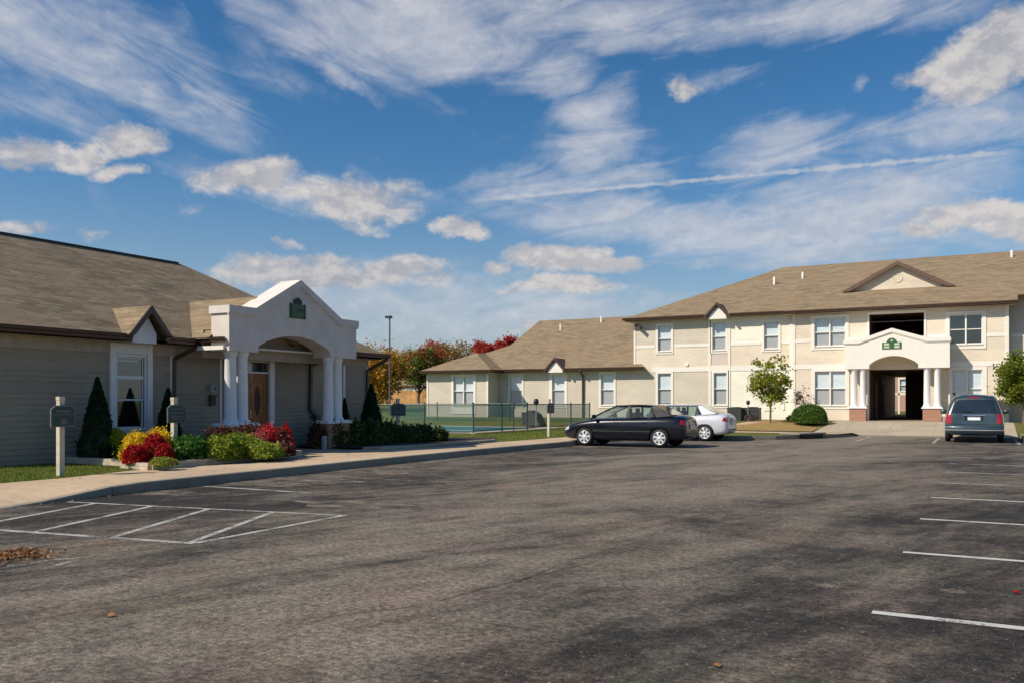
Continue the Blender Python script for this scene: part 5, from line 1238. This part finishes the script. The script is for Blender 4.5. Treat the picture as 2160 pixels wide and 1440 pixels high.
# ------------------------------------------------------------------ fallen leaves, grass blades
rg = random.Random(5); mb = MB(); c = Vector((*A(45, 1174), 0))
for i in range(380):
    u, v = rg.gauss(-.08, .16), rg.gauss(0, .17)
    mb.leaf((c.x+u*CS-v*SN, c.y+u*SN+v*CS, .012+abs(rg.gauss(0, .02))), .028, rg, .8, .5)
tag(mb.build('leaf_pile', 'dry_leaf'), 'drift of dry orange brown leaves on the asphalt at left', 'leaves', kind='stuff')
rg = random.Random(21); mb = MB()
for i in range(240):
    y = rg.uniform(6, 34); mb.leaf((kx(y)+.02+abs(rg.gauss(0, .09)), y, .012), .022, rg, .5, .8)
for i in range(140):
    y = rg.uniform(9, 30); mb.leaf((rg.uniform(wx(y)-.1, kx(y)-.2), y, .16), .02, rg, .5, .8)
tag(mb.build('leaf_litter', 'dry_leaf'), 'scattered dry leaf litter along the kerb and walk', 'leaves', kind='stuff')
for px, py, s, lb in ((229, 1301, .045, 'curled pale dry leaf lying alone at lower left'), (1512, 1407, .03, 'small orange leaf lying on asphalt near the bottom'), (2145, 1252, .035, 'small red leaf on asphalt between two lines at right')):
    x, y = A(px, py); m = MB(); r0 = random.Random(px)
    m.add([(x+s*math.cos(k*.9)*(1 if k % 2 else .6), y+s*math.sin(k*.9)*(1 if k % 2 else .6), .01+.25*s*(k % 3)) for k in range(7)]+[(x, y, .012)], [(k, (k+1) % 7, 7) for k in range(7)])
    tag(m.build('fallen_leaf', 'petal_red' if px > 2000 else 'dry_leaf'), lb, 'leaf')
rg = random.Random(9); mb = MB()
def blades(n, fx, y0, y1, h, w):
    for i in range(n):
        y = rg.uniform(y0, y1); xa, xb = fx(y); x = rg.uniform(xa, xb); a = rg.uniform(0, 6.28); hh = h*rg.uniform(.5, 1.2); l = rg.uniform(-.5, .5)*hh
        z = .125; dx, dy = math.cos(a)*w, math.sin(a)*w
        mb.add([(x-dx, y-dy, z), (x+dx, y+dy, z), (x+l*dy/w*.6, y-l*dx/w*.6, z+hh)], [(0, 1, 2)])
blades(26000, lambda y: (XW, wx(y)+.03), 5, 11.9, .05, .005)
blades(16000, lambda y: (-18.45, wx(y)+.03), 25.6, 39, .05, .008)
tag(mb.build('grass_blades', 'grass_blade'), 'short green lawn grass beside the walk', 'grass', kind='stuff')

# ------------------------------------------------------------------ light
az, el = R(38), R(42)
sd = Vector((-math.cos(el)*math.sin(az), -math.cos(el)*math.cos(az), math.sin(el)))
sl = bpy.data.lights.new('sun', 'SUN'); sl.energy = 5.0; sl.angle = R(.5); sl.color = (1, .91, .78)
so = bpy.data.objects.new('sun', sl); COL.objects.link(so); so.rotation_euler = sd.to_track_quat('Z', 'Y').to_euler(); so.location = (0, 0, 50)
w = bpy.data.worlds.new('World'); SC.world = w; w.use_nodes = True; nt = w.node_tree; nt.nodes.clear(); g = N(nt)
out = nt.nodes.new('ShaderNodeOutputWorld'); bg = g('Background'); nt.links.new(bg.outputs[0], out.inputs[0])
sky = g('TexSky'); sky.sky_type = 'NISHITA'; sky.sun_disc = False; sky.sun_elevation = el; sky.sun_rotation = R(218); sky.altitude = 200; sky.air_density = 1.0; sky.dust_density = .6; sky.ozone_density = 2.0
STR = .1
tc = g('TexCoord'); D = tc.outputs['Generated']
F3 = Vector((-SN, CS, 0)); R3 = Vector((CS, SN, 0)); U3 = Vector((0, 0, 1))
dz = g('SeparateXYZ', i_0=D).outputs[2]
# warped direction for ragged edges
wn = g('TexNoise', i_Vector=D); wn.inputs['Scale'].default_value = 11; wn.inputs['Detail'].default_value = 5; wn.inputs['Roughness'].default_value = .6
wv = g('VectorMath', operation='MULTIPLY_ADD', i_0=wn.outputs['Color'], i_1=(.07, .07, .045), i_2=D).outputs[0]
wv = g('VectorMath', operation='ADD', i_0=wv, i_1=(-.035, -.035, -.0225)).outputs[0]
def dirof(px, py): v = F3+R3*((px-1080)/FOC)+U3*((845-py)/FOC); L = v.length; return v/L, L
def blob(px, py, hw, hh, ang, vec):
    c, L = dirof(px, py); r = F3.cross(U3); r = (R3-c*R3.dot(c)).normalized(); u = r.cross(c)*1.0
    if u.z < 0: u = -u
    ca, sa = math.cos(R(ang)), math.sin(R(ang)); r2 = r*ca+u*sa; u2 = u*ca-r*sa
    a = g('VectorMath', operation='DOT_PRODUCT', i_0=vec, i_1=r2*(FOC*L/hw)).outputs['Value']; b = g('VectorMath', operation='DOT_PRODUCT', i_0=vec, i_1=u2*(FOC*L/hh)).outputs['Value']
    q = g.math('ADD', g.math('MULTIPLY', a, a), g.math('MULTIPLY', b, b))
    return g.math('SUBTRACT', 1.0, g.math('MULTIPLY', q, .5), True), b
def layer(lst, vec):
    acc = None
    for px, py, hw, hh, ang, st in lst:
        m, b = blob(px, py, hw, hh, ang, vec); m = g.math('MULTIPLY', m, st)
        acc = m if acc is None else g.math('MAXIMUM', acc, m)
    return acc
cum = [(110, 325, 110, 30, 0, .8), (60, 345, 50, 14, 0, .7), (290, 305, 85, 30, 0, .85), (250, 365, 55, 16, 0, .7), (520, 365, 110, 38, 8, .9), (640, 395, 90, 28, -8, .75), (760, 425, 120, 42, -12, .9), (850, 400, 50, 26, 0, .6), (760, 475, 60, 16, -20, .6), (970, 484, 62, 20, 0, .95), (600, 575, 130, 34, 6, .9), (690, 545, 60, 20, 0, .7), (800, 573, 120, 24, 3, .85), (1060, 555, 30, 14, 0, .8), (1180, 548, 100, 30, 0, 1.0), (1300, 560, 75, 16, 0, .85), (1190, 598, 140, 17, 0, .8),
       (2050, 452, 100, 30, 0, .95), (2150, 470, 90, 34, 0, .9), (1960, 480, 60, 20, 0, .7), (2080, 130, 130, 66, 24, 1.0), (2150, 70, 60, 60, 30, .9), (1960, 160, 60, 28, 20, .8), (1445, 182, 40, 24, 0, .7), (180, 500, 34, 14, 0, .5), (610, 512, 26, 10, 0, .5), (40, 480, 60, 20, 0, .45), (1120, 690, 60, 14, 0, .6), (900, 590, 60, 14, 0, .5)]
cir = [(120, 70, 300, 120, -20, .95), (350, 190, 190, 62, -28, .8), (70, 215, 170, 60, -16, .75), (620, 60, 300, 44, -30, .85), (705, 150, 150, 24, -36, .8), (920, 55, 320, 100, -8, 1.05), (980, 125, 130, 50, 10, .95), (1280, 40, 400, 64, 3, .95), (1650, 30, 380, 56, 4, .95), (1205, 165, 120, 62, -25, .9), (1260, 240, 85, 85, 60, 1.1), (1240, 320, 115, 70, 20, 1.1), (1130, 392, 160, 38, 5, .85), (1310, 380, 110, 36, 10, .8), (1450, 480, 360, 50, -5, 1.05), (1750, 440, 280, 95, 12, 1.1), (1700, 520, 330, 40, 0, .9), (1580, 555, 220, 16, 0, .7), (1640, 320, 160, 60, 8, .9), (1900, 290, 260, 50, 8, .8), (2060, 240, 150, 40, 14, .8), (700, 405, 260, 46, -8, .7),
       (840, 660, 380, 95, 0, .85), (1120, 650, 300, 60, 0, .8), (640, 640, 160, 60, 0, .65), (1520, 165, 150, 22, 5, .55), (1380, 320, 90, 60, -40, .5), (1810, 185, 24, 12, 60, .6), (2040, 510, 190, 30, 0, .75), (900, 210, 80, 14, -30, .5), (1380, 640, 300, 34, 0, .5), (60, 300, 120, 30, 0, .5), (540, 110, 90, 70, -40, .5)]
# noises in the view-aligned direction frame
U = g('VectorMath', operation='DOT_PRODUCT', i_0=D, i_1=R3).outputs['Value']
Fd = g('VectorMath', operation='DOT_PRODUCT', i_0=D, i_1=F3).outputs['Value']
cv = g('CombineXYZ', i_0=U, i_1=dz, i_2=Fd).outputs[0]
nc = g.noise(g.map(cv, (1, 1.5, 1)), 19, 8, .66, .1)
cvo = g('VectorMath', operation='ADD', i_0=cv, i_1=(-.004, .010, 0)).outputs[0]
nco = g.noise(g.map(cvo, (1, 1.5, 1)), 19, 6, .62, .1)
ns = g.noise(g.map(g.map(cv, (1, 1, 1), (0, 0, R(24))), (5, 17, 5)), 1.6, 9, .62, .9)
ns2 = g.noise(g.map(g.map(cv, (1, 1, 1), (0, 0, R(-8))), (6, 26, 5)), 1.5, 8, .62, .8)
ns3 = g.noise(cv, 6, 6, .6, .5)
mc = layer(cum, wv); mcr = layer(cir, wv)
dc = g.ss(g.math('ADD', g.math('MULTIPLY', mc, .9), g.math('MULTIPLY', g.math('SUBTRACT', nc, .5), 1.35)), .16, .66)
dirb = g.ss(U, -.22, .05)
sn = g.math('ADD', g.math('ADD', g.math('MULTIPLY', g.math('MULTIPLY', ns, g.math('SUBTRACT', 1.0, dirb)), .58), g.math('MULTIPLY', g.math('MULTIPLY', ns2, dirb), .58)), g.math('MULTIPLY', ns3, .42))
dr = g.math('MULTIPLY', g.ss(g.math('ADD', g.math('MULTIPLY', mcr, .72), g.math('MULTIPLY', g.math('SUBTRACT', sn, .5), 1.9)), .10, .88), .82)
# contrail
a1, _ = dirof(905, 432); a2, _ = dirof(1500, 378); pn = a1.cross(a2).normalized()
h1, L1 = dirof(1500, 385)
dcn = g('VectorMath', operation='DOT_PRODUCT', i_0=D, i_1=pn).outputs['Value']
dcn = g.math('ADD', g.math('ABSOLUTE', dcn), g.math('MULTIPLY', g.math('SUBTRACT', g.noise(cv, 70, 4), .5), .009))
ends = g.math('MULTIPLY', g.ss(U, -.09, .02), g.math('SUBTRACT', 1.0, g.ss(U, .46, .50)))
ct = g.math('MULTIPLY', g.math('MULTIPLY', g.math('SUBTRACT', 1.0, g.ss(dcn, .0003, .0036)), g.math('MULTIPLY', ends, g.math('MULTIPLY', g.ss(g.noise(cv, 30, 4), .2, .5), .70))), g.ss(Fd, .2, .5))
# sky colour: a slightly deeper blue overhead
hs = g('HueSaturation', i_Color=sky.outputs[0]); hs.inputs['Saturation'].default_value = 1.36; hs.inputs['Value'].default_value = 1.0
base = g.mix(g.math('MULTIPLY', g.math('SUBTRACT', 1.0, g.ss(dz, .0, .26)), .62), hs.outputs[0], (3.3, 4.0, 5.1))
shade = g.math('ADD', g.math('MULTIPLY', g.ss(g.noise(cv, 8, 4, .6), .35, .65), .45), g.math('MULTIPLY', g.ss(g.math('SUBTRACT', nc, nco), -.10, .12), .65), True)
ccol = g.mix(shade, (3.9, 4.0, 4.5), (6.9, 6.5, 6.2)); rcol = g.mix(shade, (4.9, 5.2, 6.0), (6.6, 6.6, 6.9))
c = g.mix(dr, base, rcol); c = g.mix(ct, c, (5.6, 5.8, 6.3)); c = g.mix(g.math('MULTIPLY', dc, .93), c, ccol)
nt.links.new(c, bg.inputs[0]); bg.inputs[1].default_value = STR
SC.view_settings.view_transform = 'Standard'; SC.view_settings.look = 'None'; SC.view_settings.exposure = 0; SC.view_settings.gamma = 1
SC.cycles.max_bounces = 4; SC.cycles.diffuse_bounces = 3; w.cycles.sampling_method = 'MANUAL'; w.cycles.sample_map_resolution = 512; SC.cycles.transparent_max_bounces = 12
